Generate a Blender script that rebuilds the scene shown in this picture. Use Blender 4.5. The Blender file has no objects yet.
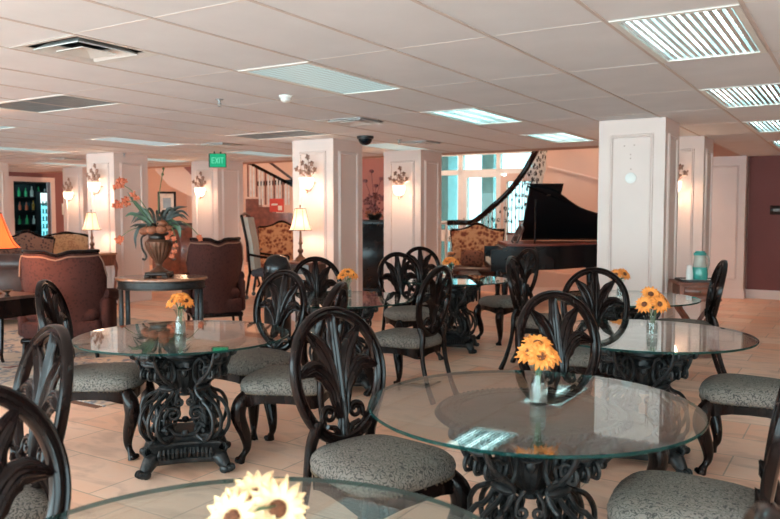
import bpy, math, random
from mathutils import Vector, Matrix, Quaternion
PI = math.pi
random.seed(7)
SC = bpy.context.scene
COL = SC.collection
ROT = math.radians(-31.9)               # the building's grid is turned against the view
SA, CA = math.sin(math.radians(31.9)), math.cos(math.radians(31.9))
H = 2.41                                # height of the suspended ceiling


def W(b, a, z=0.0):                     # building grid (b across, a deep) -> world
    return Vector((a * SA + b * CA, a * CA - b * SA, z))


# ------------------------------------------------------------------ materials
def new_mat(name):
    m = bpy.data.materials.new(name)
    m.use_nodes = True
    nt = m.node_tree
    nt.nodes.clear()
    out = nt.nodes.new('ShaderNodeOutputMaterial')
    return m, nt, out


def N(nt, kind, **kw):
    n = nt.nodes.new(kind)
    for k, v in kw.items():
        if k in n.inputs:
            n.inputs[k].default_value = v
        else:
            setattr(n, k, v)
    return n


def rgb(c):
    return (c[0], c[1], c[2], 1.0)


def ramp(nt, stops):
    r = nt.nodes.new('ShaderNodeValToRGB')
    el = r.color_ramp.elements
    while len(el) < len(stops):
        el.new(0.5)
    for e, (p, c) in zip(el, stops):
        e.position = p
        e.color = rgb(c)
    return r


def plain(name, c, rough=0.5, metal=0.0, var=0.12, scale=8.0, bump=0.0, bscale=60.0, coat=0.0, spec=0.5, stretch=None):
    """A principled material whose colour wanders a little with noise."""
    m, nt, out = new_mat(name)
    L = nt.links.new
    p = N(nt, 'ShaderNodeBsdfPrincipled')
    p.inputs['Roughness'].default_value = rough
    p.inputs['Metallic'].default_value = metal
    p.inputs['Specular IOR Level'].default_value = spec
    p.inputs['Coat Weight'].default_value = coat
    p.inputs['Coat Roughness'].default_value = 0.15
    tc = N(nt, 'ShaderNodeTexCoord')
    src = tc.outputs['Object']
    if stretch:
        mp = N(nt, 'ShaderNodeMapping')
        mp.inputs['Scale'].default_value = stretch
        L(src, mp.inputs['Vector'])
        src = mp.outputs['Vector']
    no = N(nt, 'ShaderNodeTexNoise', Scale=scale, Detail=4.0)
    L(src, no.inputs['Vector'])
    r = ramp(nt, [(0.3, [x * (1 - var) for x in c]), (0.7, [min(1, x * (1 + var)) for x in c])])
    L(no.outputs['Fac'], r.inputs['Fac'])
    L(r.outputs['Color'], p.inputs['Base Color'])
    if bump:
        n2 = N(nt, 'ShaderNodeTexNoise', Scale=bscale, Detail=3.0)
        L(src, n2.inputs['Vector'])
        b = N(nt, 'ShaderNodeBump', Strength=bump, Distance=0.01)
        L(n2.outputs['Fac'], b.inputs['Height'])
        L(b.outputs['Normal'], p.inputs['Normal'])
    L(p.outputs[0], out.inputs[0])
    return m


def glow(name, c, strength, mix=None):
    m, nt, out = new_mat(name)
    e = N(nt, 'ShaderNodeEmission', Color=rgb(c), Strength=strength)
    if mix is None:
        nt.links.new(e.outputs[0], out.inputs[0])
    else:
        d = N(nt, 'ShaderNodeBsdfTranslucent', Color=rgb(mix))
        a = N(nt, 'ShaderNodeAddShader')
        nt.links.new(e.outputs[0], a.inputs[0])
        nt.links.new(d.outputs[0], a.inputs[1])
        nt.links.new(a.outputs[0], out.inputs[0])
    return m


def glassy(name, tint, gloss=1.0, rough=0.004, ior=1.5, haze=None, haze_amt=0.0):
    """Clear sheet: see-through with a mirror share that follows the angle."""
    m, nt, out = new_mat(name)
    L = nt.links.new
    t = N(nt, 'ShaderNodeBsdfTransparent', Color=rgb(tint))
    g = N(nt, 'ShaderNodeBsdfGlossy', Color=(gloss, gloss, gloss, 1), Roughness=rough)
    f0 = ((ior - 1) / (ior + 1)) ** 2
    lw = N(nt, 'ShaderNodeLayerWeight', Blend=0.5)
    pw = N(nt, 'ShaderNodeMath', operation='POWER')
    pw.inputs[1].default_value = 4.6
    L(lw.outputs['Facing'], pw.inputs[0])
    f = N(nt, 'ShaderNodeMath', operation='MULTIPLY_ADD')
    f.inputs[1].default_value = 1 - f0
    f.inputs[2].default_value = f0
    L(pw.outputs[0], f.inputs[0])
    mx = N(nt, 'ShaderNodeMixShader')
    L(f.outputs[0], mx.inputs[0])
    L(t.outputs[0], mx.inputs[1])
    L(g.outputs[0], mx.inputs[2])
    last = mx.outputs[0]
    if haze:
        d = N(nt, 'ShaderNodeBsdfDiffuse', Color=rgb(haze))
        m2 = N(nt, 'ShaderNodeMixShader')
        m2.inputs[0].default_value = haze_amt
        L(last, m2.inputs[1])
        L(d.outputs[0], m2.inputs[2])
        last = m2.outputs[0]
    L(last, out.inputs[0])
    return m


def two_tone(name, c1, c2, rough, scale, kind='damask', bump=0.0, c3=None):
    m, nt, out = new_mat(name)
    L = nt.links.new
    p = N(nt, 'ShaderNodeBsdfPrincipled', Roughness=rough)
    p.inputs['Specular IOR Level'].default_value = 0.25
    tc = N(nt, 'ShaderNodeTexCoord')
    if kind == 'squiggle':
        w = N(nt, 'ShaderNodeTexWave', Scale=scale, Distortion=18.0, Detail=3.0)
        w.inputs['Detail Scale'].default_value = 1.6
        L(tc.outputs['Object'], w.inputs['Vector'])
        fac = w.outputs['Fac']
        r = ramp(nt, [(0.12, c2), (0.42, c1)])
    elif kind == 'damask':
        v = N(nt, 'ShaderNodeTexVoronoi', Scale=scale)
        no = N(nt, 'ShaderNodeTexNoise', Scale=scale * 1.7, Detail=3.0, Distortion=1.2)
        L(tc.outputs['Object'], v.inputs['Vector'])
        L(tc.outputs['Object'], no.inputs['Vector'])
        mt = N(nt, 'ShaderNodeMath', operation='MULTIPLY')
        L(v.outputs['Distance'], mt.inputs[0])
        L(no.outputs['Fac'], mt.inputs[1])
        fac = mt.outputs[0]
        r = ramp(nt, [(0.13, c2), (0.2, c3 or c1), (0.3, c1)])
    else:
        no = N(nt, 'ShaderNodeTexNoise', Scale=scale, Detail=4.0, Distortion=2.0)
        L(tc.outputs['Object'], no.inputs['Vector'])
        fac = no.outputs['Fac']
        r = ramp(nt, [(0.4, c2), (0.5, c3 or c1), (0.6, c1)])
    L(fac, r.inputs['Fac'])
    L(r.outputs['Color'], p.inputs['Base Color'])
    if bump:
        b = N(nt, 'ShaderNodeBump', Strength=bump, Distance=0.004)
        L(fac, b.inputs['Height'])
        L(b.outputs['Normal'], p.inputs['Normal'])
    L(p.outputs[0], out.inputs[0])
    return m


def stone_floor():
    m, nt, out = new_mat('travertine')
    L = nt.links.new
    p = N(nt, 'ShaderNodeBsdfPrincipled')
    p.inputs['Specular IOR Level'].default_value = 0.45
    tc = N(nt, 'ShaderNodeTexCoord')
    br = N(nt, 'ShaderNodeTexBrick')
    br.offset = 0.5
    br.inputs['Scale'].default_value = 1.0
    br.inputs['Mortar Size'].default_value = 0.005
    br.inputs['Mortar Smooth'].default_value = 0.3
    br.inputs['Bias'].default_value = 0.0
    br.inputs['Brick Width'].default_value = 0.61
    br.inputs['Row Height'].default_value = 0.406
    br.inputs['Color1'].default_value = rgb((0.87, 0.475, 0.31))
    br.inputs['Color2'].default_value = rgb((0.93, 0.655, 0.515))
    br.inputs['Mortar'].default_value = rgb((0.56, 0.37, 0.27))
    L(tc.outputs['Object'], br.inputs['Vector'])
    mp = N(nt, 'ShaderNodeMapping')
    mp.inputs['Scale'].default_value = (1.2, 3.0, 1.0)
    L(tc.outputs['Object'], mp.inputs['Vector'])
    no = N(nt, 'ShaderNodeTexNoise', Scale=2.4, Detail=7.0, Distortion=0.8)
    L(mp.outputs['Vector'], no.inputs['Vector'])
    r = ramp(nt, [(0.32, (0.72, 0.66, 0.62)), (0.5, (1, 1, 1)), (0.72, (1.0, 0.92, 0.84))])
    L(no.outputs['Fac'], r.inputs['Fac'])
    mx = N(nt, 'ShaderNodeMixRGB', blend_type='MULTIPLY')
    mx.inputs['Fac'].default_value = 0.8
    L(br.outputs['Color'], mx.inputs['Color1'])
    L(r.outputs['Color'], mx.inputs['Color2'])
    L(mx.outputs['Color'], p.inputs['Base Color'])
    rr = N(nt, 'ShaderNodeMapRange')
    rr.inputs['To Min'].default_value = 0.28
    rr.inputs['To Max'].default_value = 0.5
    L(no.outputs['Fac'], rr.inputs['Value'])
    L(rr.outputs[0], p.inputs['Roughness'])
    b = N(nt, 'ShaderNodeBump', Strength=0.25, Distance=0.004, invert=True)
    L(br.outputs['Fac'], b.inputs['Height'])
    L(b.outputs['Normal'], p.inputs['Normal'])
    L(p.outputs[0], out.inputs[0])
    return m


def rug_mat():
    m, nt, out = new_mat('rug_wool')
    L = nt.links.new
    p = N(nt, 'ShaderNodeBsdfPrincipled', Roughness=0.95)
    tc = N(nt, 'ShaderNodeTexCoord')
    v = N(nt, 'ShaderNodeTexVoronoi', Scale=3.2)
    L(tc.outputs['Object'], v.inputs['Vector'])
    no = N(nt, 'ShaderNodeTexNoise', Scale=4.5, Detail=3.0, Distortion=1.5)
    L(tc.outputs['Object'], no.inputs['Vector'])
    r = ramp(nt, [(0.36, (0.10, 0.06, 0.07)), (0.45, (0.36, 0.13, 0.10)), (0.53, (0.66, 0.54, 0.43)), (0.6, (0.13, 0.15, 0.20)), (0.7, (0.62, 0.45, 0.34))])
    ad = N(nt, 'ShaderNodeMath', operation='MULTIPLY_ADD')
    L(v.outputs['Distance'], ad.inputs[0])
    ad.inputs[1].default_value = 0.35
    L(no.outputs['Fac'], ad.inputs[2])
    L(ad.outputs[0], r.inputs['Fac'])
    L(r.outputs['Color'], p.inputs['Base Color'])
    L(p.outputs[0], out.inputs[0])
    return m


def lens_mat(name, c, s, sc=26.0):
    """Prismatic lens: small facets, lit from behind by the tubes."""
    m, nt, out = new_mat(name)
    L = nt.links.new
    tc = N(nt, 'ShaderNodeTexCoord')
    mp = N(nt, 'ShaderNodeMapping')
    mp.inputs['Rotation'].default_value = (0, 0, PI / 4)
    L(tc.outputs['Object'], mp.inputs['Vector'])
    ch = N(nt, 'ShaderNodeTexChecker', Scale=sc)
    ch.inputs['Color1'].default_value = rgb([x * s for x in c])
    ch.inputs['Color2'].default_value = rgb([x * s * 0.45 for x in c])
    L(mp.outputs['Vector'], ch.inputs['Vector'])
    e = N(nt, 'ShaderNodeEmission', Strength=1.0)
    L(ch.outputs['Color'], e.inputs['Color'])
    g = N(nt, 'ShaderNodeBsdfPrincipled', Roughness=0.55)
    g.inputs['Base Color'].default_value = (0.36, 0.44, 0.45, 1)
    a = N(nt, 'ShaderNodeAddShader')
    L(e.outputs[0], a.inputs[0])
    L(g.outputs[0], a.inputs[1])
    L(a.outputs[0], out.inputs[0])
    return m


M = {}
M['floor'] = stone_floor()
M['rug'] = rug_mat()
M['tile'] = plain('ceiling_tile', (0.72, 0.70, 0.715), 0.9, var=0.035, scale=3.0, bump=0.15, bscale=220)
M['tbar'] = plain('ceiling_bar', (0.60, 0.50, 0.46), 0.6, var=0.05)
M['tbar_light'] = plain('ceiling_joint', (0.72, 0.655, 0.62), 0.6, var=0.05)
M['cream'] = plain('cream_paint', (0.75, 0.595, 0.54), 0.5, var=0.03, scale=2.0)
M['trim'] = plain('cream_trim_paint', (0.77, 0.62, 0.57), 0.4, var=0.03, scale=2.0)
M['peach'] = plain('peach_wall_paint', (0.68, 0.485, 0.405), 0.7, var=0.04, scale=1.5)
M['red_wall'] = plain('oxblood_wall_paint', (0.20, 0.065, 0.06), 0.75, var=0.06, scale=2.0)
M['mauve'] = plain('mauve_wall_paint', (0.26, 0.11, 0.105), 0.75, var=0.06, scale=2.0)
M['soffit'] = plain('shaded_soffit_paint', (0.50, 0.33, 0.27), 0.8, var=0.05)  # shade on the beam underside is put into this brown
M['wood_black'] = plain('espresso_wood', (0.0095, 0.0045, 0.0039), 0.17, var=0.5, scale=14, coat=0.0, spec=0.22, stretch=(1, 1, 0.25))
M['wood_brown'] = plain('walnut_wood', (0.060, 0.026, 0.018), 0.3, var=0.5, scale=14, coat=0.3, stretch=(1, 1, 0.25))
M['wood_red'] = plain('mahogany_wood', (0.20, 0.058, 0.032), 0.3, var=0.4, scale=10, coat=0.3, stretch=(1, 4, 1))
M['wood_tan'] = plain('honey_wood', (0.42, 0.20, 0.10), 0.35, var=0.35, scale=9, coat=0.3, stretch=(1, 5, 1))
M['seat'] = two_tone('seat_damask', (0.225, 0.195, 0.17), (0.065, 0.06, 0.056), 0.85, 22.0, 'squiggle', bump=0.15)
M['brass'] = plain('nail_brass', (0.15, 0.105, 0.07), 0.35, metal=0.9, var=0.2)
M['iron'] = plain('bronzed_iron', (0.022, 0.022, 0.023), 0.38, metal=0.35, var=0.7, scale=30, bump=0.25, bscale=90)
M['iron_plate'] = plain('bronzed_plate', (0.075, 0.058, 0.050), 0.33, metal=0.2, var=0.4, scale=18, bump=0.1)
M['glass_top'] = glassy('table_glass', (0.90, 0.96, 0.945), ior=1.62)
M['glass_edge'] = glassy('table_glass_edge', (0.05, 0.22, 0.20), ior=1.5, haze=(0.01, 0.06, 0.055), haze_amt=0.5)
M['vase_glass'] = glassy('vase_glass', (0.93, 0.97, 0.97), ior=1.4)
M['water'] = glassy('vase_water', (0.80, 0.78, 0.76), ior=1.33, haze=(0.50, 0.40, 0.35), haze_amt=0.32)
M['petal'] = plain('sunflower_petal', (0.86, 0.28, 0.05), 0.6, var=0.22, scale=40)
M['petal_lit'] = plain('lit_petal', (0.90, 0.58, 0.32), 0.6, var=0.15, scale=40)  # strong window light on the petals is put into this pale colour
M['seed'] = plain('seed_head', (0.16, 0.05, 0.02), 0.9, var=0.5, scale=200, bump=0.5, bscale=300)
M['stem'] = plain('flower_stem', (0.09, 0.15, 0.06), 0.6, var=0.3)
M['leaf'] = plain('dark_leaf', (0.016, 0.021, 0.013), 0.45, var=0.5, scale=20)
M['leaf_light'] = plain('green_leaf', (0.038, 0.085, 0.036), 0.4, var=0.3, scale=20)
M['orchid'] = plain('orange_orchid', (0.62, 0.16, 0.075), 0.6, var=0.35, scale=60)
M['orange'] = plain('burnt_orange_fruit', (0.32, 0.105, 0.05), 0.6, var=0.35, scale=30, bump=0.3)
M['berry'] = plain('berry_mix', (0.16, 0.05, 0.055), 0.6, var=0.6, scale=40)
M['urn'] = plain('urn_bronze', (0.17, 0.08, 0.05), 0.32, metal=0.5, var=0.35, scale=12)
M['urn_dark'] = plain('urn_dark_metal', (0.035, 0.026, 0.022), 0.3, metal=0.5, var=0.5, scale=12)
M['table_top'] = plain('burl_top', (0.33, 0.15, 0.085), 0.22, var=0.45, scale=8, coat=0.4)
M['chenille'] = two_tone('oxblood_chenille', (0.082, 0.027, 0.022), (0.056, 0.019, 0.017), 0.95, 30.0, 'damask')
M['piping'] = plain('tan_piping', (0.26, 0.125, 0.085), 0.8)
M['damask'] = two_tone('gold_damask', (0.56, 0.29, 0.15), (0.17, 0.045, 0.025), 0.8, 13.0, 'damask', c3=(0.36, 0.15, 0.07))
M['damask_dark'] = two_tone('brown_damask', (0.17, 0.075, 0.05), (0.05, 0.02, 0.017), 0.85, 22.0, 'damask')
M['tan_fabric'] = two_tone('tan_tapestry', (0.60, 0.36, 0.20), (0.42, 0.22, 0.12), 0.85, 12.0, 'noise')
M['pale_fabric'] = plain('pale_stripe_fabric', (0.55, 0.55, 0.50), 0.85, var=0.1)
M['blue_fabric'] = plain('slate_fabric', (0.06, 0.07, 0.09), 0.9)
M['leather'] = plain('brown_leather', (0.060, 0.026, 0.022), 0.36, var=0.4, scale=6, bump=0.2, bscale=40)
M['piano'] = plain('piano_lacquer', (0.006, 0.009, 0.012), 0.22, var=0.2, coat=0.0, spec=0.3)
M['piano_felt'] = plain('piano_plate', (0.20, 0.05, 0.035), 0.5)
M['ivory'] = plain('ivory_keys', (0.78, 0.75, 0.68), 0.3)
M['black'] = plain('black_plastic', (0.012, 0.012, 0.013), 0.35)
M['bin'] = plain('bin_steel', (0.05, 0.05, 0.052), 0.24, metal=0.75, var=0.25)
M['white_plastic'] = plain('white_plastic', (0.78, 0.76, 0.73), 0.4, var=0.03)
M['metal_grey'] = plain('grey_grille', (0.30, 0.32, 0.33), 0.4, metal=0.4)
M['slat'] = plain('louver_aluminium', (0.72, 0.80, 0.80), 0.22, metal=0.6, var=0.05)
M['frame_white'] = plain('fixture_frame', (0.74, 0.70, 0.66), 0.5, var=0.03)
M['vent_dark'] = plain('vent_shadow_gap', (0.10, 0.09, 0.09), 0.7)
M['vent'] = plain('vent_enamel', (0.64, 0.60, 0.57), 0.45, var=0.05)
M['tube'] = glow('fluorescent_tube', (0.64, 0.93, 0.93), 11.0)
M['reflector'] = plain('fixture_reflector', (0.46, 0.56, 0.57), 0.5, var=0.03)
M['lens'] = lens_mat('prismatic_lens', (0.56, 0.84, 0.86), 0.34)
M['lens_dim'] = lens_mat('prismatic_lens_dim', (0.6, 0.80, 0.86), 0.4)
M['sconce_bowl'] = glow('sconce_crystal', (1.0, 0.76, 0.55), 4.0)
M['sconce_metal'] = plain('antique_rose_metal', (0.36, 0.20, 0.15), 0.5, metal=0.2, var=0.4, scale=30)
M['shade'] = glow('lamp_shade_silk', (1.0, 0.72, 0.50), 0.38, mix=(0.8, 0.62, 0.5))
M['shade_orange'] = glow('lamp_shade_orange', (1.0, 0.28, 0.10), 0.38, mix=(0.5, 0.17, 0.07))
M['exit'] = glow('exit_green', (0.02, 0.36, 0.17), 0.75)
M['exit_letter'] = glow('exit_letter_glow', (0.16, 0.62, 0.40), 0.8)
M['fridge'] = glow('fridge_light', (0.16, 0.62, 0.72), 1.3)
M['fridge_white'] = glow('fridge_header', (0.62, 0.9, 0.9), 1.2)
M['green_glass'] = glassy('pitcher_glass', (0.86, 0.93, 0.90), ior=1.4, haze=(0.75, 0.68, 0.62), haze_amt=0.4)
M['teal_water'] = plain('teal_pitcher_base', (0.05, 0.34, 0.29), 0.15, var=0.1)
M['teal_plastic'] = plain('teal_lid', (0.02, 0.25, 0.22), 0.4)
M['cup'] = plain('paper_cup', (0.85, 0.83, 0.8), 0.6, var=0.03)
M['rail_iron'] = plain('pale_iron', (0.66, 0.68, 0.68), 0.4, metal=0.1, var=0.2)
M['window_frame'] = plain('white_window_frame', (0.80, 0.76, 0.72), 0.4, var=0.03)
M['window_glass'] = glassy('window_glass', (0.42, 0.52, 0.52), ior=1.3)
M['outside'] = plain('outside_pavement', (0.75, 0.78, 0.76), 0.9)
M['outside_wall'] = plain('outside_stucco', (0.40, 0.60, 0.62), 0.9)
M['red_sign'] = plain('red_board', (0.62, 0.06, 0.035), 0.5, var=0.15)
M['paper'] = plain('paper_card', (0.8, 0.74, 0.66), 0.7)
M['bar_wood'] = plain('bar_panel_wood', (0.16, 0.10, 0.075), 0.5, var=0.4, stretch=(6, 6, 0.4))
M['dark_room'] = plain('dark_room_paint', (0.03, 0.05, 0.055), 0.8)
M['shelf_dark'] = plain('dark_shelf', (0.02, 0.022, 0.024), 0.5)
BOTTLES = [plain('bottle_' + n, c, 0.25) for n, c in (('green', (0.05, 0.4, 0.15)), ('red', (0.55, 0.10, 0.05)), ('amber', (0.5, 0.22, 0.04)), ('pale', (0.6, 0.62, 0.58)))]


# ------------------------------------------------------------------ mesh builder
class MB:
    def __init__(s):
        s.v = []; s.f = []; s.m = []
        s.X = Matrix.Identity(4); s.mi = 0

    def add(s, vs, fs):
        o = len(s.v)
        X = s.X
        s.v.extend([tuple(X @ Vector(p)) for p in vs])
        s.f.extend([tuple(i + o for i in f) for f in fs])
        s.m.extend([s.mi] * len(fs))
        return s

    def box(s, x0, x1, y0, y1, z0, z1):
        vs = [(x, y, z) for z in (z0, z1) for y in (y0, y1) for x in (x0, x1)]
        return s.add(vs, [(0, 2, 3, 1), (4, 5, 7, 6), (0, 1, 5, 4), (2, 6, 7, 3), (0, 4, 6, 2), (1, 3, 7, 5)])

    def bbox(s, x0, x1, y0, y1, z0, z1, c=0.01):
        """box with chamfered edges"""
        c = min(c, (x1 - x0) / 2.01, (y1 - y0) / 2.01, (z1 - z0) / 2.01)
        def ring(i, z):
            a, b, d, e = x0 + i, x1 - i, y0 + i, y1 - i
            return [(a + c, d, z), (b - c, d, z), (b, d + c, z), (b, e - c, z), (b - c, e, z), (a + c, e, z), (a, e - c, z), (a, d + c, z)]
        vs = ring(c * .7, z0) + ring(0, z0 + c) + ring(0, z1 - c) + ring(c * .7, z1)
        fs = [tuple(range(7, -1, -1)), tuple(range(24, 32))]
        for k in range(3):
            for i in range(8):
                j = (i + 1) % 8
                fs.append((k * 8 + i, k * 8 + j, k * 8 + 8 + j, k * 8 + 8 + i))
        return s.add(vs, fs)

    def loft(s, rings, closed=True, cap=True, loop=False):
        n = len(rings[0]); vs = [p for r in rings for p in r]; fs = []
        R = len(rings)
        for k in range(R if loop else R - 1):
            k2 = (k + 1) % R
            for i in range(n if closed else n - 1):
                j = (i + 1) % n
                fs.append((k * n + i, k * n + j, k2 * n + j, k2 * n + i))
        if cap and not loop and closed:
            fs.append(tuple(range(n - 1, -1, -1)))
            fs.append(tuple((R - 1) * n + i for i in range(n)))
        return s.add(vs, fs)

    def tube(s, pts, r, n=8, loop=False, flat=1.0):
        pts = [Vector(p) for p in pts]
        m = len(pts)
        rr = r if isinstance(r, (list, tuple)) else [r] * m
        tang = []
        for i in range(m):
            a = pts[i - 1] if (i > 0 or loop) else pts[0]
            b = pts[(i + 1) % m] if (i < m - 1 or loop) else pts[-1]
            t = (b - a)
            tang.append(t.normalized() if t.length > 1e-9 else Vector((0, 0, 1)))
        ref = Vector((0, 0, 1)) if abs(tang[0].z) < 0.9 else Vector((1, 0, 0))
        u = (ref - tang[0] * ref.dot(tang[0])).normalized()
        rings = []
        for i in range(m):
            t = tang[i]
            u = (u - t * u.dot(t))
            u = u.normalized() if u.length > 1e-6 else t.orthogonal().normalized()
            w = t.cross(u)
            rings.append([tuple(pts[i] + (u * math.cos(2 * PI * k / n) * rr[i] + w * math.sin(2 * PI * k / n) * rr[i] * flat)) for k in range(n)])
        return s.loft(rings, loop=loop)

    def sweep(s, pts, sect, nrm, loop=False):
        """sect: list of (across, along-normal); nrm fixed plane normal"""
        pts = [Vector(p) for p in pts]; m = len(pts); nrm = Vector(nrm).normalized()
        rings = []
        for i in range(m):
            a = pts[i - 1] if (i > 0 or loop) else pts[0]
            b = pts[(i + 1) % m] if (i < m - 1 or loop) else pts[-1]
            t = (b - a).normalized(); c = nrm.cross(t).normalized()
            rings.append([tuple(pts[i] + c * x + nrm * y) for x, y in sect])
        return s.loft(rings, loop=loop)

    def lathe(s, prof, n=24, c=(0, 0, 0), flute=0, depth=0.0, fl=(0, 0)):
        rings = []
        for r, z in prof:
            rg = []
            for k in range(n):
                a = 2 * PI * k / n
                q = r
                if flute and fl[0] <= z <= fl[1]:
                    q = r * (1 - depth * (0.5 + 0.5 * math.cos(flute * a)))
                rg.append((c[0] + q * math.cos(a), c[1] + q * math.sin(a), c[2] + z))
            rings.append(rg)
        return s.loft(rings)

    def ball(s, c, r, n=8, m=5):
        rx, ry, rz = r if isinstance(r, (list, tuple)) else (r, r, r)
        rings = []
        for i in range(1, m):
            p = PI * i / m
            rings.append([(c[0] + rx * math.sin(p) * math.cos(2 * PI * k / n), c[1] + ry * math.sin(p) * math.sin(2 * PI * k / n), c[2] - rz * math.cos(p)) for k in range(n)])
        return s.loft(rings)

    def prism(s, poly, z0, z1):
        n = len(poly)
        return s.loft([[(x, y, z0) for x, y in poly], [(x, y, z1) for x, y in poly]])

    def build(s, name, mats, parent=None, ang=38, smooth=True):
        me = bpy.data.meshes.new(name)
        me.from_pydata(s.v, [], s.f)
        mats = mats if isinstance(mats, (list, tuple)) else [mats]
        for m in mats:
            me.materials.append(m if not isinstance(m, str) else M[m])
        if len(mats) > 1:
            me.polygons.foreach_set('material_index', s.m)
        me.validate()
        import bmesh
        bm = bmesh.new(); bm.from_mesh(me)
        bmesh.ops.recalc_face_normals(bm, faces=bm.faces)
        bm.to_mesh(me); bm.free()
        if smooth:
            me.shade_smooth()
            me.set_sharp_from_angle(angle=math.radians(ang))
        o = bpy.data.objects.new(name, me)
        COL.objects.link(o)
        if parent:
            o.parent = parent
        return o


def tag(o, label, cat, group=None):
    o['label'] = label; o['category'] = cat
    if group:
        o['group'] = group
    return o


def thing(name, label, cat, loc=(0, 0, 0), rz=0.0, group=None):
    o = bpy.data.objects.new(name, None)
    COL.objects.link(o)
    o.empty_display_size = 0.1
    o.location = loc; o.rotation_euler = (0, 0, rz)
    return tag(o, label, cat, group)


def struct(o, rot=True):
    o['kind'] = 'structure'
    if rot and o.parent is None:
        o.rotation_euler = (0, 0, ROT)
    return o


def copy_tree(o, parent=None, skip=()):
    c = o.copy(); COL.objects.link(c)
    if parent:
        c.parent = parent
    for ch in list(o.children):
        if not ch.name.startswith(tuple(skip) or '#'):
            copy_tree(ch, c)
    return c


def bez(p, n=12):
    """smooth curve through control points (Catmull-Rom)"""
    p = [Vector(q) for q in p]
    out = []
    for i in range(len(p) - 1):
        a = p[i - 1] if i else p[0] * 2 - p[1]
        d = p[i + 2] if i + 2 < len(p) else p[-1] * 2 - p[-2]
        b, c = p[i], p[i + 1]
        for k in range(n):
            t = k / n
            out.append(0.5 * ((2 * b) + (c - a) * t + (2 * a - 5 * b + 4 * c - d) * t * t + (3 * b - a - 3 * c + d) * t ** 3))
    out.append(p[-1])
    return out


def spiral(c, r0, r1, a0, turns, n=22):
    """list of 2-D points winding from r0 to r1"""
    return [(c[0] + (r0 + (r1 - r0) * k / n) * math.cos(a0 + turns * 2 * PI * k / n), c[1] + (r0 + (r1 - r0) * k / n) * math.sin(a0 + turns * 2 * PI * k / n)) for k in range(n + 1)]

# ================================================================== THE ROOM (built in grid coordinates: x = b, y = a)
BL, BR, AN, AB, AL = -16.85, 6.0, -3.0, 10.8, 14.2      # left, right, near wall; end of low ceiling; back wall
f = MB(); f.box(-20, BR, AN, 17.0, -0.1, 0.0)
struct(f.build('floor', 'floor', smooth=False))

ROW, CW, A0, B0 = 0.62, 0.625, 3.85, -0.5                # half-module of the ceiling grid
lamps = [(0, 0, 'louver'), (4, 0, 'louver'), (8, 0, 'louver'), (12, 0, 'louver'), (-4, 0, 'louver'), (0, 4, 'lens'), (4, 4, 'louver'), (8, 4, 'louver'),
         (8, 8, 'lens'), (4, 12, 'lens_dim'), (8, 12, 'lens'), (0, 16, 'lens'), (4, 16, 'lens'), (8, 16, 'lens'), (0, -4, 'louver'), (4, -4, 'louver'), (-4, 8, 'lens'), (8, 20, 'lens'), (4, 20, 'lens'), (0, 12, 'lens'), (8, -4, 'louver')]
grilles = [(0, 8), (5, 8), (8, 23)]                              # two columns wide, one half-row deep
vents = [(-2, 5), (4, 6), (6, 11), (2, 15), (7, 18), (8, 7)]
holes = set()
for h, j, k in lamps:
    holes |= {(h, j), (h + 1, j)}
for h, j in grilles:
    holes |= {(h, j), (h, j + 1)}
for h, j in vents:
    holes.add((h, j))


def cell(h, j):
    return B0 - CW * (j + 1), B0 - CW * j, A0 + ROW * h, A0 + ROW * (h + 1)


ce = MB(); joint = MB(); bars = MB()
for j in range(-10, 27):
    lim = 14.2 if j <= 1 else AB
    for h in range(-11, 18):
        b0, b1, a0, a1 = cell(h, j)
        a1 = min(a1, lim); b0 = max(b0, BL)
        if a1 <= a0 or (h, j) in holes:
            continue
        ce.add([(b0, a0, H), (b1, a0, H), (b1, a1, H), (b0, a1, H)], [(0, 3, 2, 1)])
for j in range(-10, 28):
    b = B0 - CW * j
    if b < BL:
        continue
    bars.box(b - 0.009, b + 0.009, AN, 14.2 if j <= 2 else AB, H - 0.005, H + 0.012)
for h in range(-10, 18, 2):
    a = A0 + ROW * h
    joint.box(BL if a < AB else -1.7, BR, a - 0.007, a + 0.007, H - 0.0012, H + 0.01)
ceo = struct(ce.build('ceiling', 'tile', smooth=False))
struct(bars.build('ceiling_grid_bars', 'tbar', ceo, smooth=False))
struct(joint.build('ceiling_grid_joints', 'tbar_light', ceo, smooth=False))
dk = MB(); dk.box(BL, BR, AN, AB, H + 0.28, H + 0.34); dk.box(-1.7, BR, AB, AL + .1, H + 0.28, H + 0.34)  # unseen slab added above the tiles to block sky light
struct(dk.build('sky_block_deck', 'soffit', ceo, smooth=False))

# walls
def wall(name, boxes, m):
    mb = MB()
    for q in boxes:
        mb.box(*q)
    return struct(mb.build(name, m, smooth=False))

wall('wall_back', [(-1.75, BR, AL, AL + .12, 0, H)], 'red_wall')
wall('wall_right', [(BR, BR + .12, AN, AL, 0, H + .3)], 'cream')
wall('wall_rear', [(BL, BR, AN - .12, AN, 0, .12), (BL, BR, AN - .12, AN, 2.36, H + .3)] + [(b, b + .25, AN - .12, AN, .12, 2.36) for b in (BL, -13.2, -9.4, -5.6, -1.8, 2.0, BR - .25)], 'cream')  # unseen; openings run the whole wall to boost the daylight
DA0, DA1, DZ = 10.42, 11.38, 2.2                           # doorway to the bar in the left wall
wall('wall_left', [(BL - .12, BL, AN, DA0, 0, H + .3), (BL - .12, BL, DA1, 12.2, 0, 5.0), (BL - .12, BL, DA0, DA1, DZ, 5.0), ], 'mauve')
wall('wall_left_lobby', [(BL - .12, BL, 12.2, 17.0, 0, 5.0), (-22, BL, AL + 1.8, AL + 1.9, 0, 5.0)], 'peach')
wall('wall_lobby', [(-5.35, -1.65, AL, AL + .12, 0, 5.0), (-7.7, -5.35, AL, AL + .12, 2.72, 5.0)], 'peach')
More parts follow.
